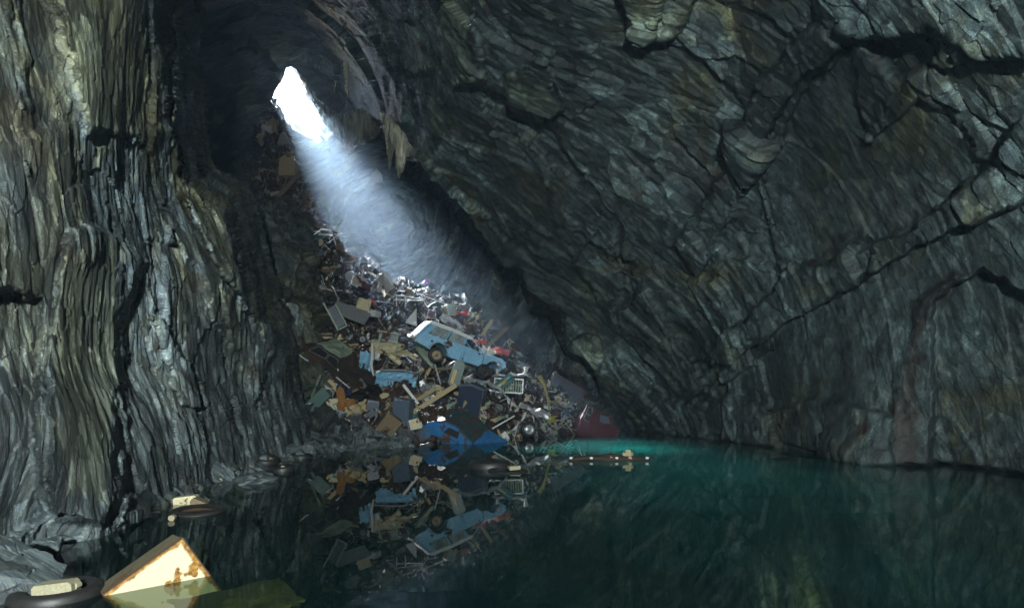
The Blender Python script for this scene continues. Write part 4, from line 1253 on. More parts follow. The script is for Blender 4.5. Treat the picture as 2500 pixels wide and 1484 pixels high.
MB().tube([(.21, -.03, -.46), (.215, -.03, .36), (.15, -.03, .47), (.0, -.03, .49)], .011, 5).build("edge_trim", GREY, t1)
plate(t1, (-.08, -.036, -.14), -90, "NCG MAY", .54, .12)
MB().tube([(.01, -.03, .1), (.03, -.05, .25)], .01, 4).build("handle", GREY, t1)
LAND.append(("the green tailgate", 1112, 912))
t2 = root("boot_lid_scrap", "teal boot lid with a small yellow number plate propped on the slatted grille", "boot lid", 1232, 932, 24.3, -37, 8, 10)
MB().sheet(.80, .36, .02, 6, 4, .02, 5).build("panel", TEAL, t2)
plate(t2, (-.12, -.075, .02), 0, "UCW 304", .36, .10)
LAND.append(("the teal boot lid", 1230, 930))
g = root("slatted_grille", "white slatted radiator grille under a twisted silver bar", "grille", 1242, 938, 24.8, 3, -10, 0)
for k in range(11):
    MB().box((-.5 + k * .1, 0, -.08), (.05, .03, .46)).build("slat", PALEGREEN, g)
MB().box((0, .0, .22), (1.15, .05, .06)).box((0, 0, -.33), (1.15, .05, .05)).box((-.58, 0, -.05), (.05, .05, .6)).box((.58, 0, -.05), (.05, .05, .6)).build("frame", ZINC, g)
MB().tube([(-.7, -.1, .3), (-.4, -.14, .36), (-.1, -.1, .33), (.1, -.16, .40), (.35, -.12, .36), (.62, -.1, .42)], [.05, .07, .045, .08, .05, .07], 7).build("bar", ZINC, g)
MB().tube([(-.48, -.1, .33), (-.46, -.12, .6)], [.05, .09], 6).build("bracket", WHITE, g)
MB().tube([(.66, -.1, .38), (.70, -.12, .72)], [.05, .10], 6).build("bracket", WHITE, g)
LAND.append(("the slatted grille", 1242, 938))
tb2 = MB()
q = random.Random(3)
pts = [(-.75, 0, .08), (-.55, -.1, .02), (-.3, .05, .10), (-.1, -.1, .0), (.12, 0, .06), (.35, -.1, -.06), (.6, 0, -.12), (.8, -.06, -.26)]
tb2.tube(pts, [.06, .10, .05, .11, .06, .10, .07, .04], 7)
for k in range(9):
    a = Vector(pts[q.randrange(8)])
    tb2.tube([a, a + Vector((q.uniform(-.2, .2), -.1, q.uniform(-.3, .15))), a + Vector((q.uniform(-.35, .35), -.12, q.uniform(-.42, .05)))], [.05, .04, .02], 5)
single("twisted_axle", tb2, ZINC, "mangled silver axle above the navy chest", "axle", 1180, 935, 24.2, 6)
LAND.append(("the mangled silver axle", 1180, 932))

# navy chest
nc = root("steel_chest", "large dark navy chest with a sagging lid edge above the deep blue car", "chest", 1152, 978, 23.4, 9, -14, 6)
MB().prism([(-.52, -.55), (.42, -.62), (.5, .48), (.1, .58), (-.45, .52)], -.28, .28).build("body", NAVY, nc)
MB().prism([(-.56, .49), (.0, .6), (.52, .47), (.53, .53), (.0, .68), (-.57, .55)], -.32, .32).build("lid", SLATEBLUE, nc)
MB().tube([(.43, -.3, -.58), (.49, -.3, .46)], .02, 4).build("edge_strip", GREY, nc)
LAND.append(("the navy chest", 1150, 975))

# ------------------------------------------------------------------ red panels behind the estate
single("red_bonnet", MB().sheet(1.05, .46, .025, 8, 5, .03, 11, .04, .05), RED, "largest faded red bonnet resting just beyond the nose of the pale blue estate", "bonnet", 1212, 853, 26.3, 10, 10, -52)
single("wing_sheet", MB().sheet(.75, .5, .02, 6, 5, .08, 12, .12, .05), WHITE, "crumpled white and red wing panel touching the windscreen pillar of the estate", "wing panel", 1186, 858, 26.0, 25, -20, -30)
single("red_sheet", MB().sheet(.62, .3, .02, 6, 4, .04, 13, .1, .03), RED, "small faded red panel jutting out behind the roof of the estate", "panel", 1175, 832, 26.8, -8, 20, -40)
single("red_sheet", MB().sheet(.72, .34, .03, 6, 4, .05, 14, .06, .06), RED, "bright red curved panel lying highest on the right end of the heap", "panel", 1126, 761, 28.3, -4, 10, -50)
LAND.append(("the red bonnet", 1212, 853)); LAND.append(("the highest red panel", 1126, 761))

# ------------------------------------------------------------------ left and centre pieces
single("corrugated_sheet", MB().add([((i / 32 - .5) * .62, .035 * math.cos(i * math.pi / 2) + .012 * s_, j * 1.7 - .85) for s_ in (0, 1) for i in range(33) for j in (0, 1)],
       [(2 * i, 2 * i + 2, 2 * i + 3, 2 * i + 1) for i in range(32)] + [(66 + 2 * i, 66 + 2 * i + 1, 66 + 2 * i + 3, 66 + 2 * i + 2) for i in range(32)] +
       [(2 * i, 66 + 2 * i, 66 + 2 * i + 2, 2 * i + 2) for i in range(32)] + [(2 * i + 1, 2 * i + 3, 66 + 2 * i + 3, 66 + 2 * i + 1) for i in range(32)]),
       ZINC, "silver corrugated metal sheet sloping beside the rock spur", "corrugated sheet", 856, 762, 26.2, 114, 0, -28)
LAND.append(("the corrugated sheet", 856, 762))
fr = root("broken_casement", "broken pale window frame standing beside the corrugated sheet", "window frame", 818, 768, 26.0, -28, 20, 0)
MB().box((-.2, 0, 0), (.07, .06, 1.3)).box((.22, 0, -.1), (.06, .06, 1.0)).box((0, 0, -.62), (.5, .06, .06)).build("frame", PALEGREEN, fr)
MB().box((0, .02, -.1), (.36, .01, .9)).build("pane", NAVY, fr)
def cabinet(name, label, cat, px, py, d, roll, yaw, pitch, w_, h_, dep, m, door_m=None, legs=0):
    c = root(name, label, cat, px, py, d, roll, yaw, pitch)
    MB().box((0, 0, 0), (w_, dep, h_), None, .03).build("body", m, c)
    MB().box((0, -dep / 2 - .016, 0), (w_ * .9, .03, h_ * .9), None, .025).build("door", door_m or m, c)
    MB().box((w_ * .36, -dep / 2 - .045, h_ * .1), (.025, .03, h_ * .22)).build("handle", GREY, c)
    LAND.append((label_land(label), px, py))
    return c
def label_land(l):
    ws = l.split()
    stop = [i for i, x in enumerate(ws) if x in ("above", "below", "beside", "under", "with", "half", "lying", "leaning", "between", "on", "wedged", "tipped", "standing", "behind", "near")]
    return "the " + " ".join(ws[: stop[0] if stop else 3])
cabinet("cooker", "cream rusted cooker above the corrugated sheet", "cooker", 888, 748, 26.8, 18, 15, -10, .55, .5, .5, CREAM)
cabinet("white_crate", "blocky white crate between the cooker and the estate roof", "crate", 914, 766, 26.6, 4, -20, 0, .42, .27, .4, WHITE)
cabinet("grey_refrigerator", "tall grey-blue refrigerator panelled in two halves near the shore", "refrigerator", 985, 1005, 22.3, 7, -12, 8, .62, .95, .5, SLATEBLUE)
cabinet("steel_locker", "grey-blue steel locker leaning against the rusted orange plate", "locker", 907, 1008, 22.5, 9, 14, 6, .42, .95, .4, SLATEBLUE, NAVY)
cabinet("pale_washtub", "pale pinkish washing tub wedged low by the shoreline", "washing tub", 1012, 1036, 21.4, -12, 20, -8, .42, .36, .4, WHITE, CREAM)
cabinet("yellowed_locker", "yellowed small locker near the red panel at the heap crest", "locker", 1098, 757, 28.0, -10, 30, 0, .42, .5, .4, CREAM, PALEGREEN)
cabinet("brown_stove", "brown ribbed stove tipped toward the shoreline", "stove", 950, 1036, 21.6, 38, 10, 12, .62, .72, .4, WOOD, WOOD)
single("rusted_plate", MB().sheet(.62, 1.15, .02, 6, 8, .04, 21, .08, .04, lambda u, v: not (u > .55 and v > .6)), paint("orange_rust", (.30, .13, .03), .4, .8, rcol=(.12, .05, .015)), "upright orange rust coloured plate at the foot of the rock spur", "plate", 846, 985, 21.9, -10, 20, 4)
single("straw_sack", MB().sheet(.8, .42, .05, 9, 6, .09, 22, .06, .10), PALEWOOD, "folded straw coloured sack slumped against the rust plate", "sack", 868, 1003, 21.6, -22, 0, 20)
LAND.append(("the orange rust plate", 846, 985))

def basket(label, px, py, d, roll, w_, h_, m):
    b = root("wire_basket", label, "basket", px, py, d, roll, 15, 10, "wire baskets in the scrap")
    mb = MB()
    for k in range(9):
        x = (k / 8 - .5) * w_
        mb.tube([(x, -.15, h_ / 2), (x * .8, -.12, -h_ / 2), (x * .8, .15, -h_ / 2), (x, .18, h_ / 2)], .007, 4)
    for k in range(6):
        z = (k / 5 - .5) * h_
        f = .9 + .1 * k / 5
        mb.tube([(-w_ / 2 * f, -.15, z), (w_ / 2 * f, -.15, z), (w_ / 2 * f, .17, z), (-w_ / 2 * f, .17, z)], .007, 4, closed=True)
    mb.build("wire_mesh", m, b)
    MB().tube([(-w_ / 2, -.16, h_ / 2), (-.2 * w_, -.17, h_ * .62), (.2 * w_, -.17, h_ * .62), (w_ / 2, -.16, h_ / 2)], .014, 5).build("handle", m, b)
basket("small dark wire basket below the straw sack", 870, 1024, 21.2, -6, .42, .36, GREY)
basket("round wire basket at the water edge under the brown stove", 992, 1062, 20.7, 14, .46, .34, GREY)
basket("square wire basket between the pale washing tub and the deep blue car", 1035, 1060, 20.8, -16, .40, .34, GREY)
LAND.append(("the round wire basket", 992, 1060))

# blue wing and cream shell, left of the estate
single("wing_sheet", MB().sheet(1.75, .72, .02, 12, 6, .05, 31, .03, .10, lambda u, v: (u - .72) ** 2 * 4 + (v + .1) ** 2 > .30 and v > abs(u - .5) * .5 - .1), BLUE, "sky blue wing panel with a wheel arch bite below the cream wreckage", "wing panel", 962, 923, 24.0, 4, -8, -22)
MBW = MB().tube([(-.8, 0, .05), (-.3, -.03, .12), (.3, -.03, .16), (.8, 0, .08)], [.02, .035, .03, .015], 5)
single("silver_trim", MBW, ZINC, "thin silver trim curved along the top of the sky blue wing", "trim", 965, 912, 23.7, 4)
LAND.append(("the sky blue wing", 962, 923))
cs = root("cream_car_shell", "crushed cream car shell with a boxy window frame between the saloon and the estate", "car shell", 945, 850, 24.9, 8, 12, -4)
MB().sheet(1.3, .55, .03, 8, 5, .08, 41, .05, .05).build("side_panel", CREAM, cs)
MB().box((.35, -.15, .28), (.06, .06, .75)).box((-.35, -.12, .2), (.06, .06, .6)).box((0, -.15, .62), (.95, .07, .06)).box((.02, -.14, .28), (.76, .05, .05)).build("window_frame", PALEGREEN, cs)
MB().box((0, -.10, .44), (.66, .012, .28)).build("pane", GLASS, cs)
MB().sheet(.9, .34, .02, 6, 4, .05, 42, .1, .03, M=Matrix.Translation((.75, -.1, -.08)) @ rot(10, 0, -40)).build("bonnet", CREAM, cs)
MB().sheet(.6, .4, .02, 6, 4, .06, 43, .12, .03, M=Matrix.Translation((-.55, -.2, -.42)) @ rot(-25, 0, -30)).build("wing", WHITE, cs)
MB().sheet(.3, .55, .02, 4, 5, .04, 44, .15, .03, M=Matrix.Translation((-.1, -.2, .5)) @ rot(15, 0, 0)).build("rust_flap", RUST, cs)
LAND.append(("the crushed cream shell", 945, 850))
single("curved_mudguard", MB().sheet(.32, 1.15, .025, 5, 10, .02, 51, .0, .22, lambda u, v: abs(u - .5) < .5 * math.sin(math.pi * min(1, max(0.02, v))) + .06), PALEGREEN, "long pale leaf shaped mudguard propped under the rear wheel of the estate", "mudguard", 1034, 872, 24.3, -38, -10, 10)
single("white_strut", MB().tube([(0, 0, .62), (.05, -.05, .2), (.02, 0, -.2), (.14, 0, -.62)], [.05, .07, .06, .03], 6), WHITE, "upright white strut in front of the crushed cream shell", "strut", 906, 878, 23.9, 4)
single("blue_sheet", MB().sheet(.5, .75, .02, 5, 6, .06, 53, .1, .04), BLUE, "torn bright blue panel behind the upright white strut", "panel", 894, 882, 24.2, 10, 20, 0)
single("cream_cylinder", MB().lathe([(0, -.26), (.11, -.26), (.12, -.22), (.12, .22), (.11, .26), (0, .26)], 18, Matrix.Rotation(R(90), 4, 'Z')), CREAM, "cream gas cylinder lying below the crushed cream shell", "cylinder", 965, 877, 23.9, 38, 10, 0, None, True)
LAND.append(("the white strut", 906, 878)); LAND.append(("the pale mudguard", 1034, 872))
single("long_plank", MB().box((0, 0, 0), (2.0, .06, .17), None, .02), PALEWOOD, "long pale splintered plank rising between the stove and the navy chest", "plank", 1058, 975, 22.4, -32, -5, 0)
single("pale_lath", MB().box((0, 0, 0), (.9, .05, .1), None, .01), WHITE, "short white lath pointing down to the shoreline wheel rims", "lath", 1003, 962, 22.6, 52, 0, 0)
single("silver_sheet", MB().sheet(1.55, .36, .03, 10, 4, .05, 55, .02, .05, lambda u, v: abs(v - .5) < .08 + .5 * min(1, u * 1.1)), ZINC, "long tapering silver panel pointing toward the estate from the water side", "panel", 1298, 998, 24.6, 24, -10, -35)
single("olive_plank", MB().box((0, 0, 0), (1.25, .08, .16), None, .02), WOOD, "thick olive plank leaning behind the red bonnet", "plank", 1215, 822, 27.6, -43, 0, 0)
single("yellow_strip", MB().tube([(-.25, 0, .75), (-.02, -.05, .35), (.08, 0, -.1), (.2, -.05, -.7)], [.11, .07, .05, .03], 5), LEAF, "bent yellow-green plastic strip above the bundle of sticks", "strip", 1330, 960, 26.4, 0)
single("yellow_flap", MB().sheet(.5, .3, .02, 5, 4, .06, 57, .15, .04), LEAF, "yellow-green torn flap under the tapering silver panel", "flap", 1342, 1019, 25.0, 15, 0, -30)
LAND.append(("the long pale plank", 1058, 975)); LAND.append(("the tapering silver panel", 1298, 998)); LAND.append(("the yellow-green strip", 1330, 960))

# tubular frames and bicycle on the crest
def frame(name, label, cat, px, py, d, roll, yaw, tubes, r, m, rings=()):
    o = root(name, label, cat, px, py, d, roll, yaw, 0)
    mb = MB()
    for t in tubes: mb.tube(t, r, 6)
    mb.build("frame", m, o)
    for (x, z, rr) in rings:
        wv = MB().tube([(x + rr * math.cos(a), 0, z + rr * math.sin(a)) for a in np.linspace(0, 2 * math.pi, 25)[:-1]], r * .9, 6, closed=True)
        for k in range(9):
            a = k * math.pi / 4.5
            wv.tube([(x, 0, z), (x + rr * math.cos(a), 0, z + rr * math.sin(a))], .006, 3)
        wv.build("wheel", m, o)
    LAND.append((label_land(label), px, py))
frame("bicycle", "silver bicycle frame with one hoop wheel lying on the crest of the heap", "bicycle", 1062, 738, 28.2, 14, 10,
      [[(-.9, 0, .18), (-.2, 0, .12), (.55, 0, .05), (.85, 0, .12)], [(-.7, 0, .15), (-.3, 0, -.3), (.4, 0, -.12), (.6, 0, .05)], [(-.3, 0, -.3), (.1, 0, .12)], [(.75, 0, .3), (.85, -.05, -.05), (1.0, 0, -.3)], [(-1.0, -.1, .32), (-.85, 0, .1)]], .025, ZINC, [(.35, -.42, .34)])
frame("tubular_chair", "silver tubular chair with a red seat tucked behind the tail of the estate", "chair", 1052, 782, 26.2, 6, 25,
      [[(-.25, 0, -.6), (-.2, 0, .1), (-.15, -.02, .42), (.15, 0, .45), (.22, 0, .1), (.32, 0, -.55)], [(-.22, -.1, .08), (.22, -.1, .1)], [(-.45, -.2, -.3), (-.22, -.15, .05)]], .022, ZINC)
single("red_cushion", MB().box((0, 0, 0), (.22, .05, .26), None, .03), MAROON, "small dark red cushion caught in the tubular chair", "cushion", 1055, 768, 26.0, -8)
frame("bedstead", "long silver bed frame stretched along the crest behind the bicycle", "bed frame", 985, 728, 28.6, 4, -8,
      [[(-.5, 0, .0), (-.4, -.05, .12), (.05, 0, .10), (.3, -.05, .05), (.9, 0, .0)], [(-.35, 0, .12), (-.3, 0, -.4)], [(.1, 0, .08), (.12, 0, -.5)], [(-.3, -.1, -.1), (.9, .1, -.05)]], .03, WHITE)
single("metal_hood", MB().add([(0, 0, .38), (-.28, -.18, -.32), (.26, -.22, -.36), (.2, .2, -.3), (-.2, .2, -.3), (.06, -.08, .36)], [(0, 1, 2, 5), (5, 2, 3), (0, 5, 3), (0, 3, 4), (0, 4, 1), (1, 4, 3, 2)]), WHITE, "folded white metal hood shaped like a tent above the cream shell", "hood", 1010, 775, 27.0, 14)
tent = single("grey_tarpaulin", MB().add([(-.55, -.3, -.5), (-.1, 0, .55), (.15, 0, .52), (.9, -.4, -.75), (.2, -.5, -.6), (-.45, .3, -.4), (.8, .4, -.6)], [(0, 1, 4), (1, 2, 4), (2, 3, 4), (5, 6, 2, 1), (0, 5, 1), (6, 3, 2), (0, 4, 3, 6, 5)]), CLOTH, "grey tarpaulin draped like a small tent at the top of the lit heap", "tarpaulin", 938, 690, 29.8, 8)
LAND.append(("the grey tarpaulin", 930, 685)); LAND.append(("the white tent shaped hood", 1010, 775))
single("brown_board_box", MB().box((0, 0, 0), (.65, .4, .55), None, .04), CLOTH, "brown cardboard coloured box left of the grey tarpaulin", "box", 876, 690, 29.4, 20, 20, 0)
single("maroon_board", MB().box((0, 0, 0), (.8, .05, .12)), MAROON, "thin maroon board leaning on the brown box", "board", 884, 690, 28.9, 52)
single("angle_iron", MB().box((-.3, 0, .0), (.75, .06, .08), Matrix.Rotation(R(-28), 4, 'Y')).box((.22, 0, .05), (.35, .06, .08), Matrix.Rotation(R(42), 4, 'Y')), RED, "red angled frame wedged above the cooker", "frame", 902, 732, 27.5, 0)
single("purple_tub", MB().sheet(.30, .34, .12, 3, 3, .03, 91, .08), PURPLE, "small purple plastic tub on the far slope in the haze", "tub", 1039, 688, 31.5, 10, 0, -30)
def hoop_tyre(label, px, py, d, roll, yaw, pitch, r=.36, w_=.16, rim=None, group=None):
    o = root("tyre", label, "tyre", px, py, d, roll, yaw, pitch, group)
    tyre_mb(r, r * .60, w_).build("rubber", RUBBER, o, True)
    if rim: rim_mb(r * .58, .12).build("rim", rim, o, True)
    return o
hoop_tyre("bare black tyre left of its twin above the corrugated sheet", 808, 728, 27.6, 0, 20, 30, .27)
hoop_tyre("bare black tyre above the corrugated sheet nearest the cooker", 846, 728, 27.4, 0, -10, 30, .30)
hoop_tyre("tyre standing behind the tubular chair on the crest", 1063, 758, 27.6, 0, 25, 0, .34)
hoop_tyre("small wheel with a grey rim above the brown saloon", 885, 828, 25.1, 0, 15, 0, .19, .12, GREY)
hoop_tyre("upright wheel with a silver hub at the water edge under the silver panel", 1290, 1048, 23.2, 0, 20, 0, .30, .16, ZINC)
hoop_tyre("dark tyre half buried under the front of the estate", 1180, 905, 24.0, 0, 30, 20, .28, .16, DARKRUST)
LAND.append(("the upright wheel at the water", 1290, 1048))

single("glare_cover_sheet", MB().sheet(.95, .6, .03, 10, 7, .12, 83, .08, .06), DARKRUST, "dark rusty sheet added to hide the sunlit tail of the deep blue car", "sheet", 1056, 1003, 20.5, -24, 0, -30)  # added dark cover over the overbright sunlit car tail
single("glare_cover_sheet", MB().sheet(.7, .5, .03, 10, 7, .12, 84, .1, .05), paint("dark_teal_rusted", (.025, .06, .07)), "dark teal torn sheet added to hide sunlight on the deep blue car roof", "sheet", 1140, 1020, 21.3, 30, 10, -40)  # second added cover, darkens the sunlit top of the car
# upper slope
single("tree_stump", MB().prism([(-.55, -.65), (.5, -.62), (.48, .4), (.3, .62), (.05, .5), (-.2, .66), (-.52, .42)], -.3, .3), PALEWOOD, "square wooden block standing alone high on the slope in the shaft of light", "wood block", 705, 408, 40.0, 2)
single("straw_clump", MB().sheet(.8, .9, .2, 5, 5, .15, 61, .2, .1), PALEWOOD, "straw coloured clump hanging at the edge of the slope below the opening", "clump", 663, 305, 43.6, 10)
single("white_bag", MB().sheet(.7, .5, .12, 6, 5, .1, 62, .2, .1), WHITE, "crumpled white bag on the slope edge beside the straw clump", "bag", 648, 312, 43.4, 0)
single("fallen_slab", MB().prism([(-.45, -.4), (.5, -.45), (.3, .1), (.0, .5), (-.25, .3)], -.15, .15), CLOTH, "pale triangular stone slab on the slope in the beam below the opening", "stone slab", 694, 340, 43.0, 0)
single("pale_stone", MB().prism([(-.5, -.45), (.5, -.4), (.4, .05), (.05, .5), (-.3, .15)], -.2, .2), CLOTH, "pale pointed stone seen through the haze below the rock spikes", "stone", 920, 430, 45.0, 0)
single("fallen_beam", MB().box((0, 0, 0), (3.2, .25, .25), None, .05), WOOD, "old timber beam lying diagonally below the wooden block", "beam", 690, 470, 37.6, -52, 20, 0)
tf = root("headboard", "bent teal and silver bed head on the dark upper slope", "bed head", 780, 580, 32.6, -14, 0, 0)
MB().tube([(-.5, 0, -.3), (-.3, 0, .2), (.2, 0, .4), (.7, 0, .25), (.75, 0, -.6)], .035, 5).build("frame", ZINC, tf)
MB().box((.1, .03, .05), (.8, .04, .25), rot(-20)).build("panel", TEAL, tf)
single("white_rail", MB().box((0, 0, 0), (.75, .06, .07)), WHITE, "short white rail across the teal bed head", "rail", 795, 573, 32.2, 2)
single("bent_gutter", MB().tube([(-.6, 0, .35), (-.1, 0, .1), (.5, 0, -.15), (.55, 0, -.4)], .05, 6), WOOD, "bent brown gutter reaching out into the beam below the teal bed head", "gutter", 845, 620, 31.0, 4)
LAND += [("the teal bed head", 780, 580), ("the wooden block", 705, 408), ("the bent brown gutter", 845, 620)]

# ------------------------------------------------------------------ loose scrap, one object each
DIRS = [("just above", 0, -1), ("just below", 0, 1), ("left of", -1, 0), ("right of", 1, 0)]
used = {}
def describe(adj, noun, px, py):
    near = sorted(LAND, key=lambda l: (l[1] - px) ** 2 + (l[2] - py) ** 2)
    for k in range(len(near)):
        l = near[k]
        dx, dy = px - l[1], py - l[2]
        rel = ("right of" if dx > 0 else "left of") if abs(dx) > abs(dy) else ("below" if dy > 0 else "above")
        far = math.hypot(dx, dy)
        rel = rel if far > 45 else "close " + rel if rel in ("above", "below") else "just " + rel
        s_ = f"{adj} {noun} {rel} {l[0]}"
        if s_ not in used and len(s_.split()) <= 16:
            used[s_] = 1
            return s_
        if k > 2: break
    for l2 in near[1:5]:
        s_ = f"{adj} {noun} between {near[0][0]} and {l2[0]}"
        if s_ not in used and len(s_.split()) <= 16:
            used[s_] = 1
            return s_
    return None

ADJ = {"rusty": RUST, "dark rusty": DARKRUST, "cream": CREAM, "white": WHITE, "dull grey": GREY, "bare silver": ZINC, "pale green": PALEGREEN, "slate blue": SLATEBLUE,
       "navy": NAVY, "maroon": MAROON, "dark green": GREEN, "black": BLACK, "faded blue": BLUE, "straw coloured": PALEWOOD, "grey-brown": WOOD, "teal": TEAL, "faded red": RED}
METALS = ["rusty", "rusty", "black", "dark rusty", "dark rusty", "dark rusty", "dark rusty", "dark rusty", "black", "cream", "white", "dull grey", "dull grey", "bare silver", "pale green", "slate blue", "navy", "maroon", "dark green", "faded blue", "teal", "rusty", "dark rusty"]
def scrap(kind, px, py, q):
    off = q.uniform(.15, .75)
    d = dp(px, py, off)
    u = q.random()
    kw = dict(roll=q.uniform(-70, 70), yaw=q.uniform(-40, 40), pitch=q.uniform(-50, 30))
    a = q.choice(METALS)
    s = q.uniform(.75, 1.5)
    if kind == "panel":
        nm, noun, cat = "scrap_sheet", q.choice(["bent metal panel", "crumpled metal sheet", "torn metal panel", "buckled body panel"]), "panel"
        mb = MB().sheet(q.uniform(.5, 1.2) * s, q.uniform(.25, .6) * s, .02, 10, 7, q.uniform(.06, .15), q.randrange(9999), q.uniform(.05, .14), q.uniform(-.1, .1))
    elif kind == "pipe":
        nm, noun, cat = "bent_pipe", q.choice(["bent pipe", "kinked steel tube", "thin bent rod"]), "pipe"
        a = q.choice(["bare silver", "rusty", "dull grey", "white", "dark rusty"])
        L = q.uniform(.5, 1.1) * s
        mb = MB().tube([(-L, 0, 0), (-L * .3, q.uniform(-.1, .1), q.uniform(-.12, .12)), (L * .3, 0, q.uniform(-.12, .12)), (L, q.uniform(-.2, .2), q.uniform(-.3, .3))], q.uniform(.015, .035), 6)
    elif kind == "plank":
        nm, noun, cat = "broken_plank", q.choice(["broken plank", "splintered board", "short timber"]), "plank"
        a = q.choice(["straw coloured", "grey-brown", "grey-brown"])
        L = q.uniform(.3, .8) * s
        z = q.uniform(.04, .09)
        mb = MB().prism([(-L, -z), (L * .9, -z), (L, -z * .2), (L * .93, z * .3), (L, z), (-L * .95, z), (-L, z * .4)], -.025, .025)
    elif kind == "strip":
        nm, noun, cat = "metal_strip", q.choice(["twisted metal strip", "torn trim strip", "curled metal strip"]), "strip"
        a = q.choice(["bare silver", "white", "rusty", "cream", "dull grey", "pale green"])
        L = q.uniform(.5, 1.0) * s
        mb = MB().sheet(L, q.uniform(.06, .14), .012, 10, 1, q.uniform(.04, .09), q.randrange(9999), .0, q.uniform(-.2, .2))
    elif kind == "door":
        nm, noun, cat = "car_door_scrap", "car door with an empty window", "car door"
        kw["roll"] = q.uniform(-60, 60)
        o = root(nm, "", cat, px, py, d, **kw)
        m = ADJ[a]
        MB().prism([(-.42, -.3), (.4, -.3), (.46, .12), (-.44, .12)], -.035, .035).build("panel", m, o)
        MB().tube([(-.42, 0, .12), (-.3, 0, .48), (.12, 0, .50), (.44, 0, .12)], .02, 5).build("window_frame", m, o)
        MB().box((-.3, -.05, .02), (.12, .02, .025)).build("handle", ZINC, o)
        l = describe(a, noun, px, py)
        if not l:
            for c in list(o.children): bpy.data.objects.remove(c)
            bpy.data.objects.remove(o); return
        return tag(o, l, cat, "scrapped car doors in the heap")
    elif kind == "wheel":
        nm, noun, cat = "wheel_hub", "wheel rim", "wheel"
        a = q.choice(["rusty", "dull grey", "cream", "dark rusty"])
        mb = rim_mb(q.uniform(.15, .2), .14)
    elif kind == "chassis":
        nm, noun, cat = "chassis_rail", q.choice(["ladder of chassis rails", "steel frame", "bent seat frame"]), "frame"
        a = q.choice(["rusty", "dark rusty", "black", "dull grey"])
        L = q.uniform(.35, .7) * s; H = q.uniform(.25, .45) * s
        mb = MB().tube([(-L, 0, -H), (L, 0, -H), (L * .9, .05, H), (-L * .8, -.05, H)], .03, 5, closed=True).tube([(-L * .3, 0, -H), (-L * .2, 0, H)], .022, 5).tube([(L * .4, 0, -H), (L * .3, 0, H)], .022, 5)
    elif kind == "drum":
        nm, noun, cat = "steel_drum", q.choice(["dented drum", "battered bucket", "rolled tin"]), "drum"
        r = q.uniform(.13, .24) * s; h = q.uniform(.18, .34) * s
        mb = MB().lathe([(0, -h), (r, -h), (r * 1.04, -h * .95), (r, -h * .9), (r, -h * .3), (r * 1.04, -h * .25), (r, -h * .2), (r, h * .9), (r * 1.05, h), (r * .94, h), (r * .9, -h * .8), (0, -h * .8)], 16)
        kw["pitch"] = q.uniform(-30, 80)
    elif kind == "cable":
        nm, noun, cat = "cable_tangle", q.choice(["tangled cable", "knot of wire"]), "cable"
        a = q.choice(["bare silver", "black", "cream", "rusty"])
        mb = MB()
        for k in range(4):
            rr = q.uniform(.12, .3); ph = q.uniform(0, 6)
            mb.tube([(rr * math.cos(t * 1.3 + ph) + .1 * math.sin(t * 2.7), .1 * math.sin(t + ph), rr * .7 * math.sin(t + ph)) for t in np.linspace(0, 9, 26)], .009, 4)
    elif kind == "engine":
        nm, noun, cat = "engine_block", q.choice(["engine block", "gearbox lump"]), "engine"
        a = q.choice(["rusty", "dark rusty", "black"])
        mb = MB().box((0, 0, 0), (.5, .35, .34), None, .06).box((.05, 0, .22), (.42, .2, .12), None, .03).box((-.3, 0, -.05), (.18, .24, .24), None, .05)
        for k in range(4): mb.lathe([(0, -.2), (.045, -.2), (.045, 0)], 8, Matrix.Translation((-.15 + k * .11, -.12, .05)))
    elif kind == "box":
        nm, noun, cat = "dented_box", q.choice(["dented metal box", "open tin box"]), "box"
        mb = MB().box((0, .1, 0), (.4 * s, .3 * s, .3 * s), None, .02).sheet(.38 * s, .28 * s, .012, 3, 3, .03, q.randrange(999), .05, M=Matrix.Translation((0, -.1, .28 * s)) @ rot(8, 0, -50))
    else:
        nm, noun, cat = "slate_slab", q.choice(["fallen slate slab", "flat slate block"]), "slate"
        a = "dark"
        w_, h_ = q.uniform(.25, .6) * s, q.uniform(.15, .35) * s
        out = [(w_ * math.cos(t) * q.uniform(.75, 1.1), h_ * math.sin(t) * q.uniform(.7, 1.1)) for t in np.linspace(0, 2 * math.pi, 8)[:-1]]
        mb = MB().prism(out, -.07, .07)
    l = describe(a, noun, px, py)
    if not l: return
    m = ROCK_B if kind == "slab" else ADJ[a]
    o = mb.build(nm, m)
    put(o, px, py, d, **kw)
    return tag(o, l, cat, f"loose {cat} pieces in the heap")

SHOW = [(748, 560), (800, 555), (850, 620), (900, 650), (960, 690), (1060, 722), (1130, 745), (1195, 785), (1240, 825), (1290, 890), (1340, 910), (1400, 930), (1420, 985), (1400, 1050), (1290, 1068), (1150, 1075), (1000, 1080),
        (880, 1075), (830, 1010), (800, 930), (770, 860), (790, 780), (770, 700), (745, 640)]
q = random.Random(21)
KINDS = ["panel"] * 7 + ["pipe"] * 7 + ["plank"] * 5 + ["strip"] * 8 + ["door"] * 2 + ["wheel"] * 2 + ["chassis"] * 4 + ["drum"] * 3 + ["engine"] * 3 + ["box"] * 1 + ["cable"] * 4
cnt = 0
spots = []
while cnt < 250 and len(spots) < 4000:
    px, py = q.uniform(740, 1450), q.uniform(555, 1085)
    spots.append((px, py))
    if poly_sd(np.array([px]), np.array([py]), SHOW)[0] < 4: continue
    if poly_sd(np.array([px]), np.array([py]), [(1000, 790), (1050, 780), (1150, 820), (1225, 870), (1225, 905), (1150, 900), (1010, 850)])[0] > 0: continue
    if scrap(q.choice(KINDS), px, py, q): cnt += 1
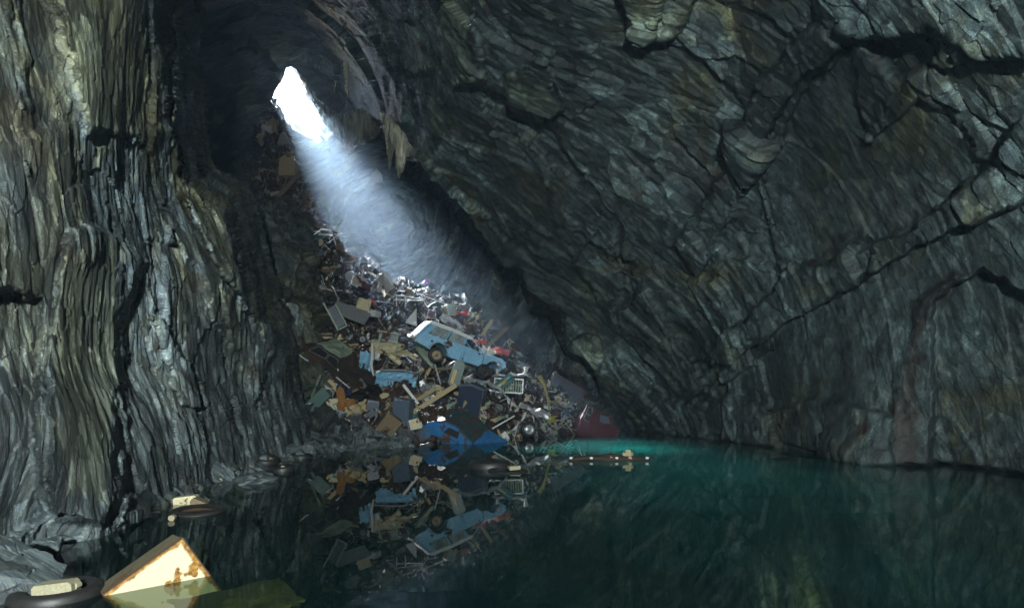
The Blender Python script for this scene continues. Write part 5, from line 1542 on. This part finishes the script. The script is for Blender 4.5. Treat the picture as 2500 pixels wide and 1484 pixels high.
for k in range(26):
    scrap(q.choice(["panel", "pipe", "strip", "plank", "chassis", "door", "panel"]), q.uniform(752, 880), q.uniform(842, 985), q)
for k in range(12):
    scrap(q.choice(["panel", "pipe", "strip", "plank", "drum"]), q.uniform(1050, 1230), q.uniform(1005, 1070), q)
# sticks by the van
for k in range(14):
    px, py = q.uniform(1335, 1400), q.uniform(985, 1050)
    l = describe("pale thin", q.choice(["stick", "bamboo cane", "bent wire"]), px, py)
    if not l: continue
    L = q.uniform(.3, .7)
    o = MB().tube([(-L, 0, 0), (0, 0, q.uniform(-.06, .06)), (L, 0, q.uniform(-.15, .15))], .014, 5).build("thin_stick", q.choice([PALEWOOD, ZINC, PALEGREEN]))
    put(o, px, py, dp(px, py, .9), q.uniform(5, 60) if k % 3 else q.uniform(-60, -20), q.uniform(-20, 20), 0)
    tag(o, l, "stick", "pale sticks tangled beside the van")
# scrap on the dark upper slope
for k in range(40):
    py = q.uniform(330, 560)
    px = 650 + (py - 300) * .18 + q.uniform(-30, 55)
    l = describe(q.choice(["small pale", "small brown", "thin grey", "short"]), q.choice(["broken stick", "torn scrap", "splinter of wood", "tin scrap"]), px, py)
    if not l: continue
    L = q.uniform(.2, .6)
    mb = MB().tube([(-L, 0, 0), (0, 0, q.uniform(-.1, .1)), (L, 0, 0)], .03, 4) if k % 2 else MB().sheet(.5, .35, .03, 4, 3, .08, k, .15)
    o = mb.build("slope_scrap", q.choice([PALEWOOD, WOOD, RUST, CLOTH, GREY]))
    put(o, px, py, dp(px, py, .5), q.uniform(-80, 80), 0, q.uniform(-40, 20))
    tag(o, l, "scrap", "small scrap on the upper slope")

# fine litter nobody could count
def litter(name, label, n, poly, bounds, mats, size, seed, lift=(.0, .5), thin=.02):
    g = np.random.default_rng(seed)
    mb = MB()
    qq = random.Random(seed)
    c = 0
    P = np.stack([g.uniform(bounds[0], bounds[1], n * 4), g.uniform(bounds[2], bounds[3], n * 4)], 1)
    P = P[poly_sd(P[:, 0], P[:, 1], poly) > 0][:n]
    Dd = fP(P[:, 0], P[:, 1])
    for (px, py), d in zip(P, Dd):
        s = size * (qq.random() ** 2 * 1.6 + .25)
        M_ = Matrix.Translation(U(px, py, d - qq.uniform(*lift))) @ Euler((qq.uniform(-1.5, 1.5), qq.uniform(-1.5, 1.5), qq.uniform(-3, 3))).to_matrix().to_4x4()
        k = qq.random()
        mi = qq.randrange(len(mats))
        if k < .45:
            a, b = s, s * qq.uniform(.08, .25)
        else:
            a, b = s * qq.uniform(.4, .9), s * qq.uniform(.3, .7)
        t = thin
        sk = qq.uniform(-.3, .3) * a
        bend = qq.uniform(-.3, .3) * a
        vs = [(-a, 0, -b), (0, bend, -b + sk * .3), (a, 0, -b * qq.uniform(.3, 1)), (a * .9 + sk, 0, b), (0, bend, b), (-a + sk, 0, b * qq.uniform(.4, 1))]
        vs += [(x, y + t, z) for x, y, z in vs]
        mb.add(vs, [(0, 1, 4, 5), (1, 2, 3, 4), (11, 10, 7, 6), (10, 9, 8, 7), (0, 6, 7, 1), (1, 7, 8, 2), (2, 8, 9, 3), (3, 9, 10, 4), (4, 10, 11, 5), (5, 11, 6, 0)], M_, mi)
    o = mb.build(name, mats)
    tag(o, label, None, None, "stuff")
LM = [DARKRUST, RUST, DARKRUST, BLACK, WOOD, DARKRUST, GREY, BLACK, SLATEBLUE, DARKRUST, CREAM, BLACK, PALEGREEN, ZINC, NAVY, RUST, WHITE, BLACK, DARKRUST, BLACK, MAROON, DARKRUST, PALEWOOD, BLACK]
litter("scrap_debris", "small metal and wood fragments filling the heap", 7000, SHOW, (740, 1450, 555, 1085), LM, .17, 5, (-.1, .35))
litter("slope_debris", "fine brown debris on the dark upper slope", 1800, [(640, 245), (700, 300), (735, 420), (770, 500), (800, 560), (740, 640), (640, 540), (590, 470), (640, 400), (636, 320)], (560, 800, 245, 640),
       [DARKRUST, WOOD, DARKRUST, RUST, BLACK, CLOTH, WOOD], .26, 6, (-.05, .35), .03)

# ------------------------------------------------------------------ hanging slate at the back
def hanging(name, label, out, d, thick, seed):
    """jagged plate of slate with grooved faces, hanging from the roof"""
    xs = np.arange(min(a for a, b in out) - 2, max(a for a, b in out) + 2, 1.6)
    ys = np.arange(min(b for a, b in out) - 2, max(b for a, b in out) + 2, 2.2)
    PX, PY = np.meshgrid(xs, ys)
    sd = poly_sd(*jag(PX, PY, 2.2, 12, seed), out)
    D0 = d + np.zeros_like(PX)
    g_ = fbm(np.stack([PX.ravel() / 7, PY.ravel() / 60, np.full(PX.size, seed)], 1), seed, 4, .6).reshape(PX.shape)
    edge = sstep(14 - sd, 0, 14) * thick * .5
    A = unproj(PX, PY, D0 - thick * .5 + edge + g_ * .22)
    # back face at its own depth keeps the same outline in metres, not in the picture
    B = A.copy(); B[..., 1] += 2 * (thick * .5 - edge * .98) + .02
    keep = sd > 0
    q1 = grid_quads(keep)
    n = PX.size
    V = np.concatenate([A.reshape(-1, 3), B.reshape(-1, 3)])
    Q = np.concatenate([q1, q1[:, ::-1] + n])
    e = np.concatenate([q1[:, [0, 1]], q1[:, [1, 2]], q1[:, [2, 3]], q1[:, [3, 0]]])
    key = np.sort(e, 1); kk = key[:, 0] * n + key[:, 1]
    u_, inv, c_ = np.unique(kk, return_inverse=True, return_counts=True)
    be = e[c_[inv] == 1]
    Q = np.concatenate([Q, np.stack([be[:, 1], be[:, 0], be[:, 0] + n, be[:, 1] + n], 1)])
    used_ = np.unique(Q); mp = np.zeros(2 * n, int); mp[used_] = np.arange(len(used_))
    o = mesh_np(name, V[used_], mp[Q], ROCK_H)
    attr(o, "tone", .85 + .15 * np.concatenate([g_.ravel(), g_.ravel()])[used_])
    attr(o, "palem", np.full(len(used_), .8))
    return tag(o, label, "hanging slate", "jagged slate hanging at the back of the cavern")
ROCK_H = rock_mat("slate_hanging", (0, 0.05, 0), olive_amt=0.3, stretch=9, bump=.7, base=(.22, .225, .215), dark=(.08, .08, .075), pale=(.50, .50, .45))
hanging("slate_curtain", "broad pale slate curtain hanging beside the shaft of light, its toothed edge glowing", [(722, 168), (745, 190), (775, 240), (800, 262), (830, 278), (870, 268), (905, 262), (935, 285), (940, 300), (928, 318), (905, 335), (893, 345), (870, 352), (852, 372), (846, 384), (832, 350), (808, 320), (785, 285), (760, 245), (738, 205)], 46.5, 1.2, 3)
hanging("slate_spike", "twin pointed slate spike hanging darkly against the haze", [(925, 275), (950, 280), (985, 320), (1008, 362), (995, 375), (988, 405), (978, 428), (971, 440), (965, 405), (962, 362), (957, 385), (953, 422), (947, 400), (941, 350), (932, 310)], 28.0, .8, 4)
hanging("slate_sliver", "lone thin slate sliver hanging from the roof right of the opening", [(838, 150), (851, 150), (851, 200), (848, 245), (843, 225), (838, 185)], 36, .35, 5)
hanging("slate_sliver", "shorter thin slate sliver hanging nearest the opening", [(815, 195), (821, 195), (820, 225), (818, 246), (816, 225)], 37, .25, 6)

# ------------------------------------------------------------------ shore rocks, floats and the rusted box
def boulder(name, label, px, py, d, sx, sy, sz, seed, roll=0, yaw=0, mat=None, sharp=.9):
    nu, nv = 60, 40
    U_, V_ = np.meshgrid(np.linspace(0, 2 * np.pi, nu, endpoint=False), np.linspace(.02, np.pi - .02, nv))
    p = np.stack([np.cos(U_) * np.sin(V_), np.sin(U_) * np.sin(V_), np.cos(V_)], -1).reshape(-1, 3)
    # flatten against random planes for broken faces
    g_ = np.random.default_rng(seed)
    for k in range(11):
        n_ = g_.normal(size=3); n_ /= np.linalg.norm(n_); h = g_.uniform(.55, .85)
        t = p @ n_ - h
        p = p - np.clip(t, 0, None)[:, None] * n_
    f, t_ = facets(p * 3 + seed * 7, 400 + seed, 1)
    p = p * (1 + .05 * f[:, None])
    p = p * np.array([sx, sy, sz])
    idx = np.arange(nu * nv).reshape(nv, nu)
    qd = np.stack([idx[:-1], np.roll(idx, -1, 1)[:-1], np.roll(idx, -1, 1)[1:], idx[1:]], -1).reshape(-1, 4)
    qd = qd[:, ::-1]
    o = mesh_np(name, p, qd, mat or ROCK_L)
    attr(o, "tone", np.clip(.45 + (t_ - .5) * .6, 0, 1))
    o.matrix_world = Matrix.Translation(U(px, py, d)) @ rot(roll, yaw, 0)
    return tag(o, label, "rock", "rocks along the near shore")
boulder("shore_rock", "big sloping rock in the bottom corner beside the foam block", 20, 1415, 4.6, .42, .5, .28, 1, 30)
boulder("shore_rock", "squarish wet rock standing in a notch of the near wall", 112, 1345, 5.6, .16, .2, .15, 2, 10)
boulder("shore_rock", "rounded brown rock squeezed behind the squarish wet rock", 58, 1322, 5.9, .11, .15, .10, 3)
boulder("shore_rock", "low flat-topped brown boulder breaking the water below the two shore tyres", 612, 1172, 10.6, .42, .35, .17, 4, -4)
boulder("shore_rock", "grey pointed rock at the back of the flat-topped boulder", 545, 1150, 11.6, .30, .3, .2, 5, 12)
boulder("shore_rock", "low leaf shaped stone between the white scraps and the near wall", 392, 1212, 8.6, .2, .2, .12, 6)
qb = random.Random(8)
def wl(py): return F * CAMZ / (py - HY)
k = 0
for (px, py) in [(470, 1185), (500, 1170), (520, 1195), (580, 1200), (540, 1185), (690, 1125), (740, 1118), (800, 1106), (860, 1100), (910, 1096), (770, 1092), (830, 1085), (880, 1082), (930, 1086), (985, 1092), (720, 1098), (640, 1128), (600, 1145), (800, 1060), (850, 1055), (790, 1030), (770, 1070), (900, 1070), (940, 1075), (1040, 1085), (440, 1200)]:
    base = max(py, 1086)
    d = wl(base) + (base - py) * .05 + .2
    s = d / 1500 * qb.uniform(16, 34)
    LAND2 = [("the two shore tyres", 660, 1135), ("the round wire basket", 992, 1060), ("the flat-topped boulder", 612, 1172), ("the rock spur", 790, 1040), ("the near wall foot", 480, 1190)]
    l0 = min(LAND2, key=lambda l: (l[1] - px) ** 2 + (l[2] - py) ** 2)
    adj = ["flat", "tilted", "long", "broken", "thin", "pale edged", "square", "narrow", "wet", "chipped", "angular"]
    lab = None
    for a in adj[k % 11:] + adj:
        t_ = f"{a} slate slab at the water edge near {l0[0]}"
        if t_ not in used: lab = t_; used[t_] = 1; break
    if not lab: continue
    boulder("slate_slab", lab, px, py + 4, d, s, s * qb.uniform(.7, 1.2), s * qb.uniform(.25, .5), 20 + k, qb.uniform(-25, 25), qb.uniform(-60, 60))
    k += 1

def floating_tyre(label, px, py, wpx, wdt, dz=.0, tilt=(0, 0), rim=None, lip=None):
    d = wl(py)
    r = wpx / 2 * d / 1500
    o = empty("tyre", label, "tyre", "tyres floating in the pool")
    o.location = (( px - CX) / F * d, d, dz)
    o.rotation_euler = (R(90 + tilt[0]), R(tilt[1]), 0)
    tyre_mb(r, r * .60, wdt).build("rubber", RUBBER, o, True)
    if lip: MB().lathe([(r * .60, -wdt * .3), (r * .57, 0), (r * .60, wdt * .3), (r * .64, 0)], 36, loop=True).build("bead", lip, o, True)
    return o
floating_tyre("floating tyre with a foam block on it in the bottom corner", 140, 1452, 200, .13, .0, (0, 0), None, WOOD)
floating_tyre("floating tyre beside the cream scraps off the near wall", 480, 1250, 126, .13, -.02, (3, 0), None, DARKRUST)
floating_tyre("large thick floating tyre alone in the middle of the pool", 1196, 1142, 104, .26, .03)
floating_tyre("thin tyre floating low against the large thick tyre", 1240, 1150, 100, .10, -.01, (2, 0))
floating_tyre("tilted shore tyre with a brown inner rim beside the boulder", 648, 1134, 62, .20, .08, (12, 8), None, WOOD)
floating_tyre("shore tyre with a white scrap on it next to the tilted one", 690, 1149, 58, .16, .02, (4, -4))
floating_tyre("half sunk tyre close to the slate slabs behind the tilted one", 735, 1118, 56, .16, .02)
floating_tyre("small sunken tyre drifting by the far side of the pool", 1916, 1122, 54, .10, -.03)
# foam block
fb = single("foam_block", MB().box((0, 0, 0), (.26, .12, .11), None, .02), FOAM, "cream foam block spotted black lying on the corner tyre", "foam block", 138, 1438, wl(1452) - .05, -5, 8, 0)
single("foam_crumb", MB().box((0, 0, 0), (.05, .05, .05), None, .015), FOAM, "white foam knob at the end of the spotted foam block", "foam piece", 186, 1428, wl(1452) - .02, -5)
def chip(label, px, py, wpx, hpx, roll, m=FOAM, dep=.08, dd=0.0, name="foam_scrap"):
    d = wl(max(py + hpx / 2, 1060)) - dd
    s = d / 1500
    b = min(.02, hpx * s * .25)
    return single(name, MB().box((0, 0, 0), (wpx * s, dep, hpx * s), None, b), m, label, "scrap", px, py, d, roll, 12, 0, "pale scraps afloat by the shore")
chip("long cream box end sticking up above the shore scraps", 435, 1201, 42, 17, 17, CREAM, .12, -.3, "cream_block")
chip("cream folded carton among leaves at the shore", 455, 1221, 52, 22, -6, CREAM, .15, -.1, "cream_carton")
chip("olive cream chip at the foot of the near wall", 376, 1225, 18, 11, 10, PALEWOOD)
chip("small pale cube floating in front of the wall tyre", 421, 1263, 14, 13, 12)
chip("white chip on the shore before the flat-topped boulder", 536, 1171, 15, 8, -6)
chip("white chip resting on the shore tyre", 691, 1141, 10, 10, 15, FOAM, .06, .1)
chip("cream slab resting on the large thick tyre", 1255, 1141, 28, 9, -4, FOAM, .2, .2)
chip("brown curled leaf litter beside the folded carton", 488, 1226, 36, 16, 24, WOOD, .2, -.1, "bark_scrap")
chip("tiny white chip beside the maroon door at the waterline", 1413, 1050, 18, 6, 0, FOAM, .1)
# drifting branch raft
rb = root("driftwood_log", "dark drifting log with white chips out in the teal water", "driftwood", 1486, 1121, wl(1124), 0, 0, 0)
MB().tube([(-.95, 0, -.02), (-.5, .06, .03), (0, -.04, .0), (.5, .05, .02), (.98, 0, -.01)], [.03, .06, .07, .07, .05], 8).tube([(-.3, .1, .04), (.1, .05, .09), (.35, .1, .06)], .05, 6).build("log", DARKRUST, rb, True)
for x in (-.9, -.42, .05, .18, .5, .9):
    MB().box((x, -.05, .04), (.07, .05, .05), None, .012).build("chip", WHITE, rb)
single("upright_leaf", MB().sheet(.26, .30, .01, 4, 5, .02, 66, .02, .03, lambda u, v: abs(u - .5) < .5 * math.sin(math.pi * max(.05, v))), PALEWOOD, "yellowish leaf standing on the drifting log", "leaf", 1534, 1114, wl(1124), 0)

# the rusted cream box
W_, H_, T_ = .62, .62, .22
bx = empty("enamel_box", "large cream enamel box with rusted edges tipped corner up out of the water", "appliance")
xa, za = Vector((.371, .38, .323)).normalized(), Vector((-.146, -.14, .338)).normalized()
ya = za.cross(xa).normalized()
za = xa.cross(ya)
cB = Vector((-2.576, 4.8, .338)) - xa * (W_ / 2) - za * (H_ / 2) + ya * (T_ / 2)
bx.matrix_world = Matrix.Translation(cB) @ Matrix((xa, ya, za)).transposed().to_4x4()
MB().box((0, -T_ / 2 + .006, 0), (W_ * .985, .012, H_ * .985)).build("front_panel", RUSTBOX, bx)
MB().box((0, .004, 0), (W_, T_ - .012, H_), None, .008).build("casing", paint("rust_stained_steel", (.10, .085, .05), .6, .6, scale=5, rcol=(.09, .05, .02)), bx)
fr2 = MB()
for s_ in (-1, 1):
    fr2.box((s_ * (W_ / 2), -T_ / 2 + .002, 0), (.008, .026, H_ + .008)).box((0, -T_ / 2 + .002, s_ * (H_ / 2)), (W_ - .0082, .026, .008))
fr2.build("rim", RUST, bx)
sb = single("sunken_board", MB().sheet(.78, .62, .02, 8, 5, .012, 71, .05, .0), OLIVE, "olive slimy board lying just under the water beside the enamel box", "board", 585, 1452, 4.55, 0, 38, -89)
sb.location.z = -.05
sb2 = single("sunken_sheet", MB().sheet(.5, .26, .015, 6, 4, .02, 72, .14, .0), OLIVE, "ragged olive sheet sinking at the bottom edge beyond the slimy board", "sheet", 620, 1468, 4.4, 0, 20, -89)
sb2.location.z = -.045
